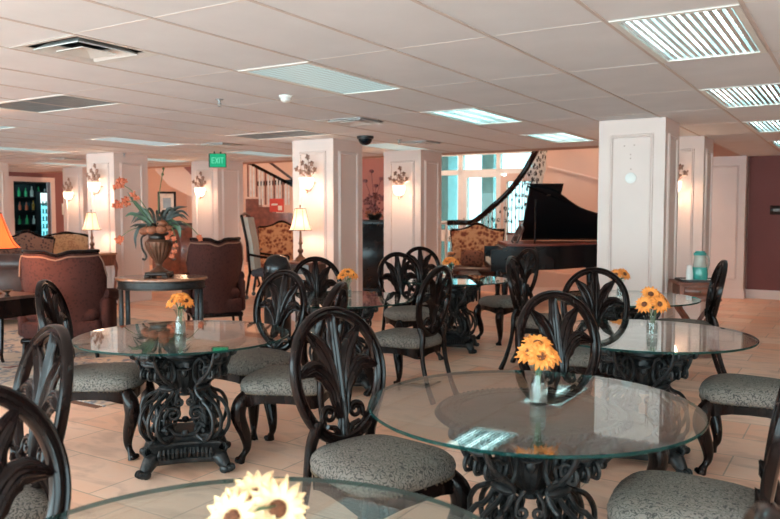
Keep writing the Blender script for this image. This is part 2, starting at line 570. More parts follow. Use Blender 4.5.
wall('wall_stair', [(-16.85, -10.2, AL + 1.6, AL + 1.72, 0, 5.0), (-10.2, -10.08, AL, AL + 1.6, 0, 5.0)], 'peach')
wall('wall_mauve', [(-10.2, -7.7, AL, AL + .12, 0, 5.0)], 'mauve')
wall('ceiling_lobby', [(BL, -1.65, AB, AL + 1.7, 4.9, 5.0)], 'cream')
wall('trim_beam', [(BL, -1.76, AB, AB + .42, H, 4.9), (-2.38, -1.76, AB + .42, AL, H, 4.9)], 'soffit')

# columns with raised panels
SECT = [(-.018, 0), (-.014, .012), (-.006, .016), (0, .010), (.008, .020), (.016, .014), (.018, 0)]
def panel_on(mb, o, ux, n, w, z0, z1):
    """moulding rectangle on a face; o=face centre foot, ux along face, n outward"""
    c = [Vector(o) + Vector(ux) * x + Vector((0, 0, z)) for x, z in ((-w / 2, z0), (w / 2, z0), (w / 2, z1), (-w / 2, z1))]
    for i in range(4):
        p, q = c[i], c[(i + 1) % 4]
        d = (q - p).normalized()
        mb.sweep([p - d * .018, q + d * .018], SECT, n)

def column(b0, a0, w=.67, d=.67, faces='fr', base=True):
    core = MB(); core.box(b0, b0 + w, a0, a0 + d, 0, H)
    co = struct(core.build('column', 'cream', smooth=False))
    mo = MB()
    F = {'f': ((b0 + w / 2, a0, 0), (1, 0, 0), (0, -1, 0), w), 'r': ((b0 + w, a0 + d / 2, 0), (0, 1, 0), (1, 0, 0), d),
         'l': ((b0, a0 + d / 2, 0), (0, 1, 0), (-1, 0, 0), d)}
    for k in faces:
        o, ux, n, ww = F[k]
        panel_on(mo, o, ux, n, ww - .26, .34, 2.24)
    struct(mo.build('panel_moulding', 'trim', co))
    bb = MB(); e = .02
    bb.box(b0 - e, b0 + w + e, a0 - e, a0 + d + e, 0, .13); bb.box(b0 - e * .6, b0 + w + e * .6, a0 - e * .6, a0 + d + e * .6, .13, .16)
    struct(bb.build('column_baseboard', 'trim', co, smooth=False))
    return co
for b in (-2.37, -6.48, -10.78, -14.73):
    column(b, 7.95)
for b in (-2.37, -6.42, -10.68, -14.55):
    column(b, 10.13)
column(1.9, 7.95); column(1.9, 10.13)
column(-2.38, 14.0, w=.70, d=.2, faces='f')

def board(name, x0, x1, y0, y1, h=.13):
    mb = MB(); mb.box(x0, x1, y0, y1, 0, h); mb.box(x0 + .004, x1 - .004, y0 + .004, y1, h, h + .02)
    return struct(mb.build(name, 'trim', smooth=False))
board('baseboard_back', -1.68, BR, AL - .02, AL)
board('baseboard_lobby', -5.35, -2.38, AL - .02, AL)
board('baseboard_left', BL, BL + .02, DA1 + .1, AL)

# lobby windows and glazed door
def bars_struct(name, boxes, m='window_frame'):
    mb = MB()
    for q in boxes:
        mb.box(*q)
    return struct(mb.build(name, m, smooth=False))
FA0, FA1 = AL - .03, AL + .09
wf = bars_struct('window_1', [(-7.7, -5.35, FA0, FA1, 2.64, 2.72), (-7.7, -5.35, FA0, FA1, 2.24, 2.34), (-7.7, -7.62, FA0, FA1, 0, 2.72), (-7.16, -7.06, FA0, FA1, 0, 2.72),
                              (-6.30, -6.22, FA0, FA1, 2.3, 2.72), (-7.7, -7.06, FA0, FA1, .86, 1.1), (-7.7, -7.06, FA0, FA1, 0, .16), (-5.43, -5.35, FA0, FA1, 0, 2.72)])
gl = MB(); gl.box(-7.62, -7.16, AL + .03, AL + .04, .16, .86); gl.box(-7.62, -7.16, AL + .03, AL + .04, 1.1, 2.24); gl.box(-7.62, -5.43, AL + .03, AL + .04, 2.34, 2.64)
struct(gl.build('window_pane', 'window_glass', wf, smooth=False))
d2 = bars_struct('door_2', [(-7.06, -6.96, FA0, FA1, 0, 2.24), (-6.30, -6.20, FA0, FA1, 0, 2.24), (-6.96, -6.30, FA0, FA1, 0, .25), (-6.96, -6.30, FA0, FA1, 2.18, 2.24)])
gl = MB(); gl.box(-6.96, -6.30, AL + .03, AL + .04, .25, 2.18)
struct(gl.build('door_glass', 'window_glass', d2, smooth=False))
hd = MB(); hd.tube([(-6.99, FA0 - .05, .95), (-6.99, FA0 - .05, 1.35)], .014); hd.tube([(-6.99, FA0, 1.0), (-6.99, FA0 - .05, 1.0)], .009); hd.tube([(-6.99, FA0, 1.3), (-6.99, FA0 - .05, 1.3)], .009)
struct(hd.build('door_pull', 'metal_grey', d2))
d3 = bars_struct('door_3', [(-6.20, -6.08, FA0, FA1, 0, 2.2), (-5.52, -5.43, FA0, FA1, 0, 2.2), (-6.08, -5.52, FA0, FA1, 0, .25), (-6.08, -5.52, FA0, FA1, 2.08, 2.24)], 'peach')
gl = MB(); gl.box(-6.08, -5.52, AL + .03, AL + .04, .25, 2.08)
struct(gl.build('door_glass', 'window_glass', d3, smooth=False))
# outside the glass: paved court, stuccoed porch posts and a far wall
mb = MB(); mb.box(-14, 2, 17.0, 34, -.12, -.02)
struct(mb.build('ground_outside', 'outside', smooth=False))
mb = MB(); mb.box(-9.1, -8.55, 16.4, 16.9, 0, 4.2); mb.box(-7.75, -7.45, 16.6, 16.9, 0, 4.2)
mb.box(-9.2, -4.8, 16.3, 17.2, 3.05, 3.35)
struct(mb.build('wall_porch', 'outside_wall', smooth=False))

# doorway to the bar
mb = MB()
mb.box(BL - .14, BL + .03, DA0 - .11, DA0, 0, DZ + .11); mb.box(BL - .14, BL + .03, DA1, DA1 + .11, 0, DZ + .11); mb.box(BL - .14, BL + .03, DA0, DA1, DZ, DZ + .11)
struct(mb.build('door_1', 'trim', smooth=False))
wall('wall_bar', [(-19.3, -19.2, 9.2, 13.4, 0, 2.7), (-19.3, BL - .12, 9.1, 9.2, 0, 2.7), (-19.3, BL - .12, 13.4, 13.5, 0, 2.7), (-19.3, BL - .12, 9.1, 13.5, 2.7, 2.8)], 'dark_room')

# ------------------------------------------------------------------ ceiling fittings
def at_grid(o):
    o.rotation_euler = (0, 0, ROT)

def light_fixture(h, j, kind, label):
    b0, b1, a0, a1 = cell(h, j)
    a1 = a0 + 2 * ROW
    t = thing('ceiling_light', label, 'ceiling light', W((b0 + b1) / 2, (a0 + a1) / 2, H), ROT, 'ceiling lights')
    w, d = (b1 - b0) / 2 - .012, ROW - .009
    fr = MB(); q = .035
    for x0, x1, y0, y1 in ((-w, w, -d, -d + q), (-w, w, d - q, d), (-w, -w + q, -d + q, d - q), (w - q, w, -d + q, d - q)):
        fr.box(x0, x1, y0, y1, -.006, .012)
    fr.build('frame', 'frame_white', t, smooth=False)
    hs = MB(); z = .1
    hs.add([(-w, -d, z), (w, -d, z), (w, d, z), (-w, d, z), (-w, -d, 0), (w, -d, 0), (w, d, 0), (-w, d, 0)], [(0, 1, 2, 3), (0, 4, 5, 1), (1, 5, 6, 2), (2, 6, 7, 3), (3, 7, 4, 0)])
    hs.build('housing', 'reflector', t, smooth=False)
    if kind == 'louver':
        lv = MB()
        n = 13
        for k in range(n):
            x = -w + q + (2 * w - 2 * q) * (k + .5) / n
            lv.add([(x - .012, -d + q, .0), (x + .012, -d + q, .0), (x + .003, -d + q, .042), (x - .003, -d + q, .042), (x - .012, d - q, .0), (x + .012, d - q, .0), (x + .003, d - q, .042), (x - .003, d - q, .042)],
                   [(0, 1, 2, 3), (4, 7, 6, 5), (0, 4, 5, 1), (1, 5, 6, 2), (2, 6, 7, 3), (3, 7, 4, 0)])
        lv.build('louver', 'slat', t, smooth=False)
        for x in (-.17, 0, .17):
            tb = MB(); tb.tube([(x, -d + .06, .072), (x, d - .06, .072)], .017, 8)
            tb.build('fluorescent_tube', 'tube', t)
    else:
        ln = MB(); ln.box(-w + q, w - q, -d + q, d - q, .0, .008)
        ln.build('lens', kind, t, smooth=False)
    return t

LAB = {(0, 0): 'large louvred troffer light nearest the camera at the top right', (4, 0): 'louvred ceiling light second in the right-hand row, cut by the picture edge',
       (8, 0): 'louvred ceiling light third in the right-hand row above the red wall', (12, 0): 'small far louvred ceiling light, last of the right-hand row',
       (0, 4): 'prismatic lens ceiling light nearest the white smoke detector', (4, 4): 'bright ceiling light above the chairs left of the paneled middle column',
       (8, 4): 'far bright ceiling light above the grand piano', (8, 8): 'thin lit ceiling light just right of the black dome camera',
       (4, 12): 'dim bluish ceiling light above the flower urn', (8, 12): 'thin glowing ceiling light above the green exit sign'}
for h, j, k in lamps:
    light_fixture(h, j, k, LAB.get((h, j), 'ceiling light set flush in the suspended ceiling by the left columns' if j >= 12 else 'ceiling light in the suspended ceiling outside the picture'))

for (h, j), lb in zip(grilles, ('dark egg-crate return grille in the ceiling at the left edge', 'long grey return grille in the ceiling in front of the sconce column', 'far return grille in the ceiling near the bar doorway')):
    b0, b1, a0, a1 = cell(h, j); b0 -= CW
    t = thing('return_air_grille', lb, 'ceiling grille', W((b0 + b1) / 2, (a0 + a1) / 2, H), ROT)
    w, d = CW - .012, ROW / 2 - .009
    fr = MB(); q = .03
    for x0, x1, y0, y1 in ((-w, w, -d, -d + q), (-w, w, d - q, d), (-w, -w + q, -d + q, d - q), (w - q, w, -d + q, d - q)):
        fr.box(x0, x1, y0, y1, -.006, .012)
    fr.build('frame', 'frame_white', t, smooth=False)
    g = MB()
    n = 36
    for k in range(n):
        x = -w + q + (2 * w - 2 * q) * (k + .5) / n
        g.box(x - .004, x + .004, -d + q, d - q, 0, .02)
    for k in range(17):
        y = -d + q + (2 * d - 2 * q) * (k + .5) / 17
        g.box(-w + q, w - q, y - .004, y + .004, .001, .019)
    g.build('egg_crate', 'metal_grey' if j == 8 else 'vent', t, smooth=False)
    bk = MB(); bk.box(-w, w, -d, d, .06, .065)
    bk.build('duct_backing', 'vent_dark', t, smooth=False)

VL = ['square stepped air diffuser at the top left of the ceiling', 'square air diffuser in the ceiling in front of the middle sconce column', 'air diffuser in the ceiling above the exit sign', 'air diffuser in the ceiling beyond the egg-crate grille', 'small far air diffuser in the ceiling near the left sconces', 'air diffuser set in the ceiling between the sconce columns']
for (h, j), lb in zip(vents, VL):
    b0, b1, a0, a1 = cell(h, j)
    t = thing('air_diffuser', lb, 'air vent', W((b0 + b1) / 2, (a0 + a1) / 2, H), ROT)
    w = ROW / 2 - .012
    bk = MB(); bk.box(-w, w, -w, w, .10, .105)
    for s_ in (-1, 1):
        bk.box(s_ * w - .002, s_ * w + .002, -w, w, 0, .1); bk.box(-w, w, s_ * w - .002, s_ * w + .002, 0, .1)
    bk.build('plenum', 'vent_dark', t, smooth=False)
    cn = MB()
    for r0, r1, z0, z1 in ((w, w - .06, -.004, .008), (w - .09, w - .15, -.010, .03), (w - .18, 0.002, -.014, .012)):
        vs = []
        for r, z in ((r0, z0), (r1, z1), (r1, z1 + .006), (r0, z0 + .006)):
            vs.append([(-r, -r, z), (r, -r, z), (r, r, z), (-r, r, z)])
        cn.loft(vs, loop=True)
    cn.build('cone', 'vent', t, smooth=False)

def hung(name, label, cat, p, parts):
    t = thing(name, label, cat, p)
    for nm, mb, m in parts:
        mb.build(nm, m, t)
    return t
def ceil_pt(x, y):                                # a measured spot on the ceiling plane, metres
    return (x, y, H)
hung('smoke_detector', 'white smoke detector on the ceiling just beyond the prismatic light', 'smoke detector', (-.85, 6.27, H), [('base', MB().lathe([(.055, 0), (.058, -.012), (.05, -.02)], 20), 'white_plastic'), ('sensor_head', MB().lathe([(.043, -.018), (.045, -.04), (.028, -.055), (.01, -.057)], 20), 'white_plastic')])
for x, y, lb in ((-1.44, 6.47, 'small ceiling sprinkler left of the smoke detector'), (.12, 10.0, 'small dark ceiling sprinkler right of the dome camera'), (-4.25, 12.2, 'tiny far ceiling sprinkler above the flower urn')):
    mb = MB(); mb.lathe([(.035, 0), (.033, -.006), (.01, -.008), (.009, -.035), (.018, -.037), (.018, -.041), (.004, -.043)], 14)
    m2 = MB(); m2.tube([(-.011, 0, -.03), (-.013, 0, -.05), (0, 0, -.062), (.013, 0, -.05), (.011, 0, -.03)], .002, 5); m2.lathe([(.016, -.062), (.017, -.065), (.003, -.066)], 10)
    hung('ceiling_sprinkler', lb, 'sprinkler', (x, y, H), [('escutcheon', mb, 'metal_grey'), ('deflector', m2, 'metal_grey')])
dc = MB(); dc.lathe([(.105, 0), (.108, -.02), (.10, -.035)], 24)
dd = MB(); dd.lathe([(.088, -.033), (.084, -.06), (.066, -.09), (.036, -.108), (.008, -.113)], 24)
hung('dome_camera', 'black dome security camera on the ceiling beside the sconce column', 'security camera', (-.31, 9.55, H), [('mount_ring', dc, 'black'), ('dome', dd, 'piano')])
# exit sign, hung from the ceiling
t = thing('exit_sign', 'green lit exit sign hanging from the ceiling beside the left wall sconce', 'exit sign', (-2.69, 11.9, H), math.radians(4))
ex = MB(); ex.bbox(-.135, .135, -.02, .02, -.25, -.03, .008); ex.build('case', 'black', t, smooth=False)
ex = MB(); ex.box(-.115, .128, -.024, -.021, -.243, -.037); ex.build('lit_face', 'exit', t, smooth=False)
ex = MB(); ex.tube([(-.05, 0, 0), (-.05, 0, -.03)], .012); ex.tube([(.05, 0, 0), (.05, 0, -.03)], .012); ex.build('ceiling_bracket', 'black', t)
mb = MB()
def stroke(x0, z0, x1, z1, w=.011):
    d = Vector((x1 - x0, 0, z1 - z0)).normalized(); n_ = Vector((-d.z, 0, d.x)) * w / 2
    p, q = Vector((x0, 0, z0)), Vector((x1, 0, z1))
    mb.loft([[tuple(v + Vector((0, y, 0))) for v in (p - n_, p + n_, q + n_, q - n_)] for y in (-.026, -.023)])
for q in ((-.088, .045, -.088, -.045), (-.088, .040, -.048, .040), (-.088, 0, -.052, 0), (-.088, -.040, -.048, -.040), (-.036, .045, .008, -.045), (.008, .045, -.036, -.045), (.026, .045, .026, -.045), (.040, .040, .092, .040), (.066, .045, .066, -.045)):
    stroke(q[0] + .006, q[1] - .14, q[2] + .006, q[3] - .14)
mb.build('lettering', 'exit_letter', t, smooth=False)

# ================================================================== DINING CHAIR
ZC, YB, REC = .762, -.262, math.radians(11)
OW, OH = .224, .270
def bk(u, w, d=0.0):
    """point of the reclined, slightly dished back: u across, w up from the oval's centre, d out to the front"""
    y = YB - w * math.sin(REC) + .35 * u * u + d * math.cos(REC)
    return (u, y, ZC + w * math.cos(REC) + d * math.sin(REC))

def oval(t, k=1.0):
    return (OW * k * math.cos(t) * (1 + .07 * math.sin(t)), OH * k * math.sin(t))

def leaf_strip(mb, spine, width, thick=.012, ribs=4, lobes=0, bow=.012, n=14):
    """carved feather: spine in (u,w), width(t); ribbed on both faces"""
    P = bez([(p[0], p[1], 0) for p in spine], max(4, n // (len(spine) - 1)))
    m = len(P); S = [-1 + .1 * k for k in range(21)]
    rings = []
    for i in range(m):
        t = i / (m - 1)
        a, b = P[max(0, i - 1)], P[min(m - 1, i + 1)]
        d = (b - a).normalized(); nx = Vector((-d.y, d.x, 0))
        wd = width(t)
        if lobes:
            wd *= 1 - .16 * abs(math.sin(t * lobes * PI)) * (1 if t > .25 else 0)
        fr, bkk = [], []
        for s in S:
            q = P[i] + nx * (s * wd)
            e = 1 - abs(s) ** 2.5
            rib = .0030 * math.cos(s * PI * ribs)
            zz = bow * math.sin(PI * t) * .8 + thick * (.35 + .65 * e) + rib * e + .008 * e * (1 - abs(s))
            fr.append(bk(q.x, q.y, zz)); bkk.append(bk(q.x, q.y, bow * math.sin(PI * t) * .8 - thick * (.35 + .65 * e) - rib * e))
        rings.append(fr + bkk[::-1])
    mb.loft(rings)

def bump_w(w0, w1, w2, pk=.45):
    return lambda t: (w0 + (w1 - w0) * math.sin(min(t / pk, 1) * PI / 2)) if t < pk else (w2 + (w1 - w2) * math.cos((t - pk) / (1 - pk) * PI / 2) ** .8)

def seat_ring(k, z, n=40, dz=0.0):
    r = []
    for i in range(n):
        a = 2 * PI * i / n
        c, s = math.cos(a), math.sin(a)
        e = 2 / 3.6
        x = abs(c) ** e * (1 if c >= 0 else -1); y = abs(s) ** e * (1 if s >= 0 else -1)
        hw = .235 + .032 * y
        y2 = y * .245 + (.022 * (1 - x * x) if y > 0 else 0)
        r.append((x * hw * k, y2 * k, z + dz * (abs(c) ** 2)))
    return r

def make_chair():
    t = thing('dining_chair', '', 'chair')
    mb = MB(); mb.loft([seat_ring(k, z) for k, z in ((.97, .408), (1.03, .42), (1.05, .445), (1.02, .468), (.94, .487), (.8, .50), (.55, .510), (.25, .514))])
    cu_ = mb.build('seat_cushion', 'seat', t, ang=70)
    nl = MB()
    for i, p in enumerate(seat_ring(1.025, .413, 88)):
        nl.ball(p, .0055, 5, 4)
    nl.build('nailhead_trim', 'brass', cu_)
    # apron with a serpentine lower edge
    mb = MB(); n = 40
    def skirt(k, top):
        o = []
        for i, p in enumerate(seat_ring(k, 0, n)):
            a = 2 * PI * i / n
            o.append((p[0], p[1], .41 if top else .345 + .018 * math.cos(4 * a)))
        return o
    mb.loft([skirt(.93, False), skirt(1.0, False), skirt(1.01, True), skirt(.93, True)], loop=True)
    mb.build('seat_rail', 'wood_black', t, ang=50)
    for s in (-1, 1):
        lg = MB()
        pts = bez([(s * .205, .20, .40), (s * .232, .232, .345), (s * .236, .240, .27), (s * .208, .212, .16), (s * .200, .205, .085), (s * .220, .226, .035), (s * .232, .240, .0)], 5)
        m = len(pts); rr = []
        for i in range(m):
            q = i / (m - 1)
            rr.append(.036 + .010 * math.sin(q * PI * 2.2) if q < .36 else max(.0175, .042 - .06 * (q - .36)) if q < .8 else .0185 + .07 * (q - .8))
        lg.tube(pts, rr, 10)
        # acanthus on the knee and scroll toe
        for k in range(5):
            q = (k - 2) * .016
            lg.tube([(s * (.238 + .01 * (2 - abs(k - 2)) / 2) + q * .6, .246 + .012 * (2 - abs(k - 2)) / 2 - s * q * .6, .35 - .012 * abs(k - 2)), (s * .252 + q * .5, .258 - s * q * .5, .29), (s * .236 + q * .2, .240 - s * q * .2, .215)], [.009, .011, .003], 6)
        for k in (-1, 0, 1):
            lg.ball((s * .232 + k * .014, .246 - s * k * .006, .017), (.012, .022, .017), 7, 5)
        sp = spiral((s * .18, .375), .032, .006, PI / 2, 1.2 * s, 14)
        lg.tube([(x, .235, z) for x, z in sp], .008, 6)
        lg.build('leg', 'wood_black', t, ang=60)
        lg = MB()
        pts = bez([(s * .150, YB + .075, .60), (s * .158, YB + .03, .50), (s * .172, YB + .025, .40), (s * .178, YB + .01, .28), (s * .182, YB - .035, .12), (s * .186, YB - .085, .0)], 5)
        pts[0] = Vector(bk(s * .150, -.200)); 
        lg.tube(pts, [.021 + .004 * math.cos(i * .2) for i in range(len(pts))], 8, flat=1.1)
        lg.build('leg', 'wood_black', t, ang=60)
    # oval frame: twin ridges round a groove
    fr = MB(); n = 64; sec = [(-.024, .006), (-.020, .018), (-.012, .022), (-.006, .011), (.004, .010), (.012, .021), (.020, .016), (.023, .004), (.022, -.012), (.010, -.018), (-.012, -.018), (-.022, -.012)]
    rings = []
    for i in range(n):
        a = 2 * PI * i / n
        u, w = oval(a)
        u2, w2 = oval(a + .01); tx, tw = u2 - u, w2 - w; l = math.hypot(tx, tw); nx, nw = tw / l, -tx / l
        rings.append([bk(u + nx * x, w + nw * x, y) for x, y in sec])
    fr.loft(rings, loop=True)
    fr.build('back_frame', 'wood_black', t, ang=50)
    sp = MB()
    leaf_strip(sp, [(0, -.262), (0, -.16), (0, -.02), (0, .12), (0, .262)], lambda q: .044 - .10 * q if q < .22 else .022 + .020 * math.sin((q - .22) / .78 * PI) ** .8 if q < .97 else .006, ribs=5, lobes=5, n=28)
    for s in (-1, 1):
        leaf_strip(sp, [(s * .010, -.15), (s * .026, -.01), (s * .068, .110), (s * .140, .198)], bump_w(.017, .041, .008, .62), ribs=5, lobes=5, n=20)
        leaf_strip(sp, [(s * .012, -.18), (s * .040, -.045), (s * .115, .040), (s * .208, .020)], bump_w(.016, .043, .009, .6), ribs=5, lobes=5, n=20)
        c = (s * .072, -.158)
        pts = [(s * .140, -.205), (s * .108, -.178)] + spiral(c, .036, .009, (0 if s > 0 else PI), s * 1.5, 26)
        sp.tube([bk(x, w, .004) for x, w in pts], [.016, .014] + [.0125 - .0002 * k for k in range(27)], 7)
        sp.tube([bk(s * .02, -.25, 0), bk(s * .05, -.215, .003), bk(s * .085, -.205, .004)], [.018, .013, .010], 7)
    sp.build('back_splat', 'wood_black', t, ang=55)
    return t

chair0 = make_chair()
nchair = [0]
def place_chair(x, y, deg, label, s=1.0):
    """seat centre x, y; the direction the sitter would face, degrees from +X"""
    c = chair0 if nchair[0] == 0 else copy_tree(chair0)
    nchair[0] += 1
    c.location = (x, y, 0); c.rotation_euler = (0, 0, math.radians(deg - 90))
    c['label'] = label; c['group'] = 'dining chairs with carved oval leaf backs'
    return c

place_chair(-.05, 3.00, -48, 'nearest centre oval-back chair, its seat slid under the large front glass table')
place_chair(1.04, 2.52, 152, 'oval-back chair at the bottom right edge, large pale seat turned to the front table')
place_chair(-.775, 1.61, -33, 'closest oval-back chair, big carved arch filling the bottom left corner')
place_chair(-1.43, 2.50, 223, 'dark chair back leaning at the left edge, just above the closest corner chair')
place_chair(-1.78, 4.59, 7, 'chair on the left side of the left glass table, in front of the rust armchair')
place_chair(-.92, 5.10, 234, 'chair at the far right side of the left glass table, before the dark domed bin')
place_chair(-.59, 4.50, 167, 'chair right of the left table, whole seat and clawed front leg showing')
place_chair(-.60, 6.72, -72, 'chair facing the camera behind the small vase table, under the column lamp')
place_chair(.14, 6.02, 147, 'reddish-brown chair seen from behind in mid picture, its legs above the front table edge')
place_chair(.20, 7.55, -65, 'open-backed chair left of the far table, beside the sconce column')
place_chair(.44, 8.85, -75, 'farthest chair behind the far glass table, before the carved column')
place_chair(1.32, 8.55, 204, 'chair on the right of the far table with brown seat facing left')
place_chair(1.42, 6.98, -26, 'narrow edge-on chair back in the middle, right of the far table chair')
place_chair(.95, 3.63, 290, 'chair behind the large front table, its dark leaf back behind the orange sunflowers')
place_chair(1.45, 5.30, 257, 'chair facing the camera behind the right table, leaf back before the paneled column')
place_chair(2.58, 6.60, 166, 'edge-on black chair back beside the console with the pitcher')
place_chair(2.05, 4.22, 150, 'chair at the right edge, only its seat and legs showing beside the right table')
place_chair(.23, 1.135, 152, 'blurred brown chair top poking up at the bottom right corner')

# ================================================================== PEDESTAL TABLE
def make_table():
    t = thing('dining_table', '', 'table')
    R = .602
    g = MB()
    g.mi = 0
    n = 96
    ring = lambda r, z: [(r * math.cos(2 * PI * k / n), r * math.sin(2 * PI * k / n), z) for k in range(n)]
    g.add(ring(R - .004, .75), [tuple(range(n))]); g.add(ring(R - .004, .738), [tuple(range(n - 1, -1, -1))])
    g.mi = 1
    g.loft([ring(R - .004, .75), ring(R, .747), ring(R, .741), ring(R - .004, .738)], cap=False)
    me = g.build('glass_top', ['glass_top', 'glass_edge'], t, ang=30)
    pl = MB(); pl.lathe([(.02, .706), (.318, .706), (.338, .712), (.342, .722), (.334, .729), (.318, .730), (.308, .724), (.296, .730), (.27, .731), (.262, .725), (.25, .731), (.12, .731), (.11, .726), (.10, .731), (.02, .731)], 56)
    for k in range(40):
        a = 2 * PI * k / 40; pl.ball((.283 * math.cos(a), .283 * math.sin(a), .731), .0055, 7, 5)
    plo = pl.build('support_plate', 'iron_plate', t)
    rp = MB()
    for k in range(88):
        a = 2 * PI * k / 88; a2 = a + .06
        rp.tube([(.336 * math.cos(a), .336 * math.sin(a), .702), (.350 * math.cos((a + a2) / 2), .350 * math.sin((a + a2) / 2), .713), (.338 * math.cos(a2), .338 * math.sin(a2), .726)], .0085, 5)
    rp.build('rope_edge', 'iron', plo)
    ur = MB(); ur.lathe([(.012, .395), (.03, .40), (.022, .415), (.05, .44), (.086, .50), (.102, .56), (.108, .60), (.094, .612), (.098, .625), (.118, .635), (.118, .655), (.10, .662), (.088, .69), (.12, .712)], 48, flute=12, depth=.12, fl=(.44, .60))
    for k in range(4):
        a = PI / 2 * k
        ur.ball((.10 * math.cos(a), .10 * math.sin(a), .55), (.022, .022, .03), 8, 6)
        ur.tube([(.112 * math.cos(a + q), .112 * math.sin(a + q), .60 - .035 * math.sin((q + .78) / 1.56 * PI)) for q in [-.78 + 1.56 * i / 10 for i in range(11)]], .008, 6)
    ur.build('urn', 'iron', t)
    # four scrolled brackets: paired rods, C-scrolls, leaf wraps
    def P(r, z, off, a):
        return (r * math.cos(a) - off * math.sin(a), r * math.sin(a) + off * math.cos(a), z)
    br = MB()
    for off in (-.048, 0, .048):
        main = [(.305, .655), (.326, .668), (.322, .690), (.300, .694), (.292, .668), (.272, .61), (.225, .545), (.150, .49), (.135, .455), (.165, .415), (.235, .375), (.275, .31), (.268, .235), (.215, .180), (.155, .185), (.130, .225), (.150, .265), (.190, .262), (.200, .235), (.182, .222)]
        br.tube([P(p.x, p.y, off * (1 + .35 * (p.x > .2)), 0) for p in bez([(r, z, 0) for r, z in main], 5)], .0112, 7)
        low = [(.145, .44), (.105, .40), (.085, .335), (.11, .27), (.155, .235), (.19, .255), (.195, .30), (.165, .325), (.142, .305), (.150, .282)]
        br.tube([P(p.x, p.y, off * .8, 0) for p in bez([(r, z, 0) for r, z in low], 5)], .009, 6)
        up = [(.150, .48), (.12, .53), (.128, .60), (.17, .635), (.205, .615), (.20, .58), (.172, .575), (.168, .60)]
        br.tube([P(p.x, p.y, off, 0) for p in bez([(r, z, 0) for r, z in up], 5)], .009, 6)
        q = [(.165, .51), (.205, .535), (.25, .535)] + spiral((.232, .562), .042, .010, -.6, 1.5, 22)
        br.tube([P(p.x, p.y, off * 1.15, 0) for p in bez([(r, z, 0) for r, z in q], 2)], .0085, 6)
    br.ball((.14, 0, .462), (.026, .062, .02), 10, 6)
    br.ball((.27, 0, .62), (.02, .058, .016), 10, 6)
    for k in range(5):
        br.tube([(.225 + .022 * k, -.05, .58 + .026 * k), (.238 + .024 * k, 0, .588 + .027 * k), (.225 + .022 * k, .05, .58 + .026 * k)], .009, 6)
    br.ball((.310, 0, .672), (.022, .06, .022), 10, 6)
    br.ball((.182, 0, .238), (.014, .052, .014), 8, 6)
    b0 = br.build('scroll_bracket', 'iron', t)
    b0.rotation_euler = (0, 0, PI / 4)
    for k in range(1, 4):
        c = b0.copy(); COL.objects.link(c); c.parent = t; c.rotation_euler = (0, 0, PI / 4 + k * PI / 2)
    hs = MB()
    for sg in (-1, 1):
        pts = [(.015, .205), (.055, .215), (.098, .26), (.108, .32), (.082, .365)] + spiral((.062, .325), .042, .010, .6, 1.35, 20)
        hs.tube([(.150, sg * x, z) for x, z in pts], [.0105] * 5 + [.0105 - .0002 * k for k in range(21)], 6)
        pts = [(.02, .47), (.045, .43), (.05, .385)] + spiral((.03, .39), .024, .007, .0, -1.2, 14)
        hs.tube([(.135, sg * x, z) for x, z in pts], .0085, 6)
    hs.ball((.150, 0, .215), (.016, .022, .022), 8, 6)
    h0 = hs.build('heart_scroll', 'iron', t)
    for k in range(1, 4):
        c = h0.copy(); COL.objects.link(c); c.parent = t; c.rotation_euler = (0, 0, k * PI / 2)
    # concave-sided plinth
    bs = MB()
    def plan(r, cv, z, n=12):
        o = []
        for k in range(4):
            a0, a1 = PI / 4 + k * PI / 2, PI / 4 + (k + 1) * PI / 2
            p, q = Vector((math.cos(a0), math.sin(a0))) * r, Vector((math.cos(a1), math.sin(a1))) * r
            for i in range(n):
                s_ = i / n; c = p.lerp(q, s_); m_ = Vector((math.cos((a0 + a1) / 2), math.sin((a0 + a1) / 2)))
                c = c - m_ * (cv * r * math.sin(PI * s_))
                o.append((c.x, c.y, z))
        return o
    bs.loft([plan(r, .10, z) for r, z in ((.285, .052), (.298, .062), (.298, .080), (.275, .088), (.262, .102), (.256, .135), (.268, .146), (.272, .156), (.262, .166), (.232, .172), (.218, .184), (.205, .200), (.10, .205))])
    for k in range(4):
        a = k * PI / 2; m_ = Vector((math.cos(a), math.sin(a), 0)); tt = Vector((-m_.y, m_.x, 0))
        for i in range(-6, 7):
            c = m_ * (.178 + .0009 * i * i) + tt * (i * .023)
            bs.tube([c + m_ * .004 + Vector((0, 0, .092)), c + m_ * .016 + Vector((0, 0, .118)), c + m_ * .004 + Vector((0, 0, .142))], [.010, .012, .005], 6)
    bso = bs.build('pedestal_base', 'iron', t)
    pw = MB()
    pw.tube([(.235, 0, .085), (.272, 0, .075), (.30, 0, .042), (.318, 0, .03)], [.038, .043, .034, .026], 10)
    for i in (-1.5, -.5, .5, 1.5):
        pw.ball((.329 - .006 * abs(i), i * .022, .022), (.03, .0125, .022), 8, 6)
    for k in range(4):
        o = pw.build('paw_foot', 'iron', bso) if k == 0 else p0.copy()
        if k == 0:
            p0 = o
        else:
            COL.objects.link(o); o.parent = bso
        o.rotation_euler = (0, 0, PI / 4 + k * PI / 2)
    return t

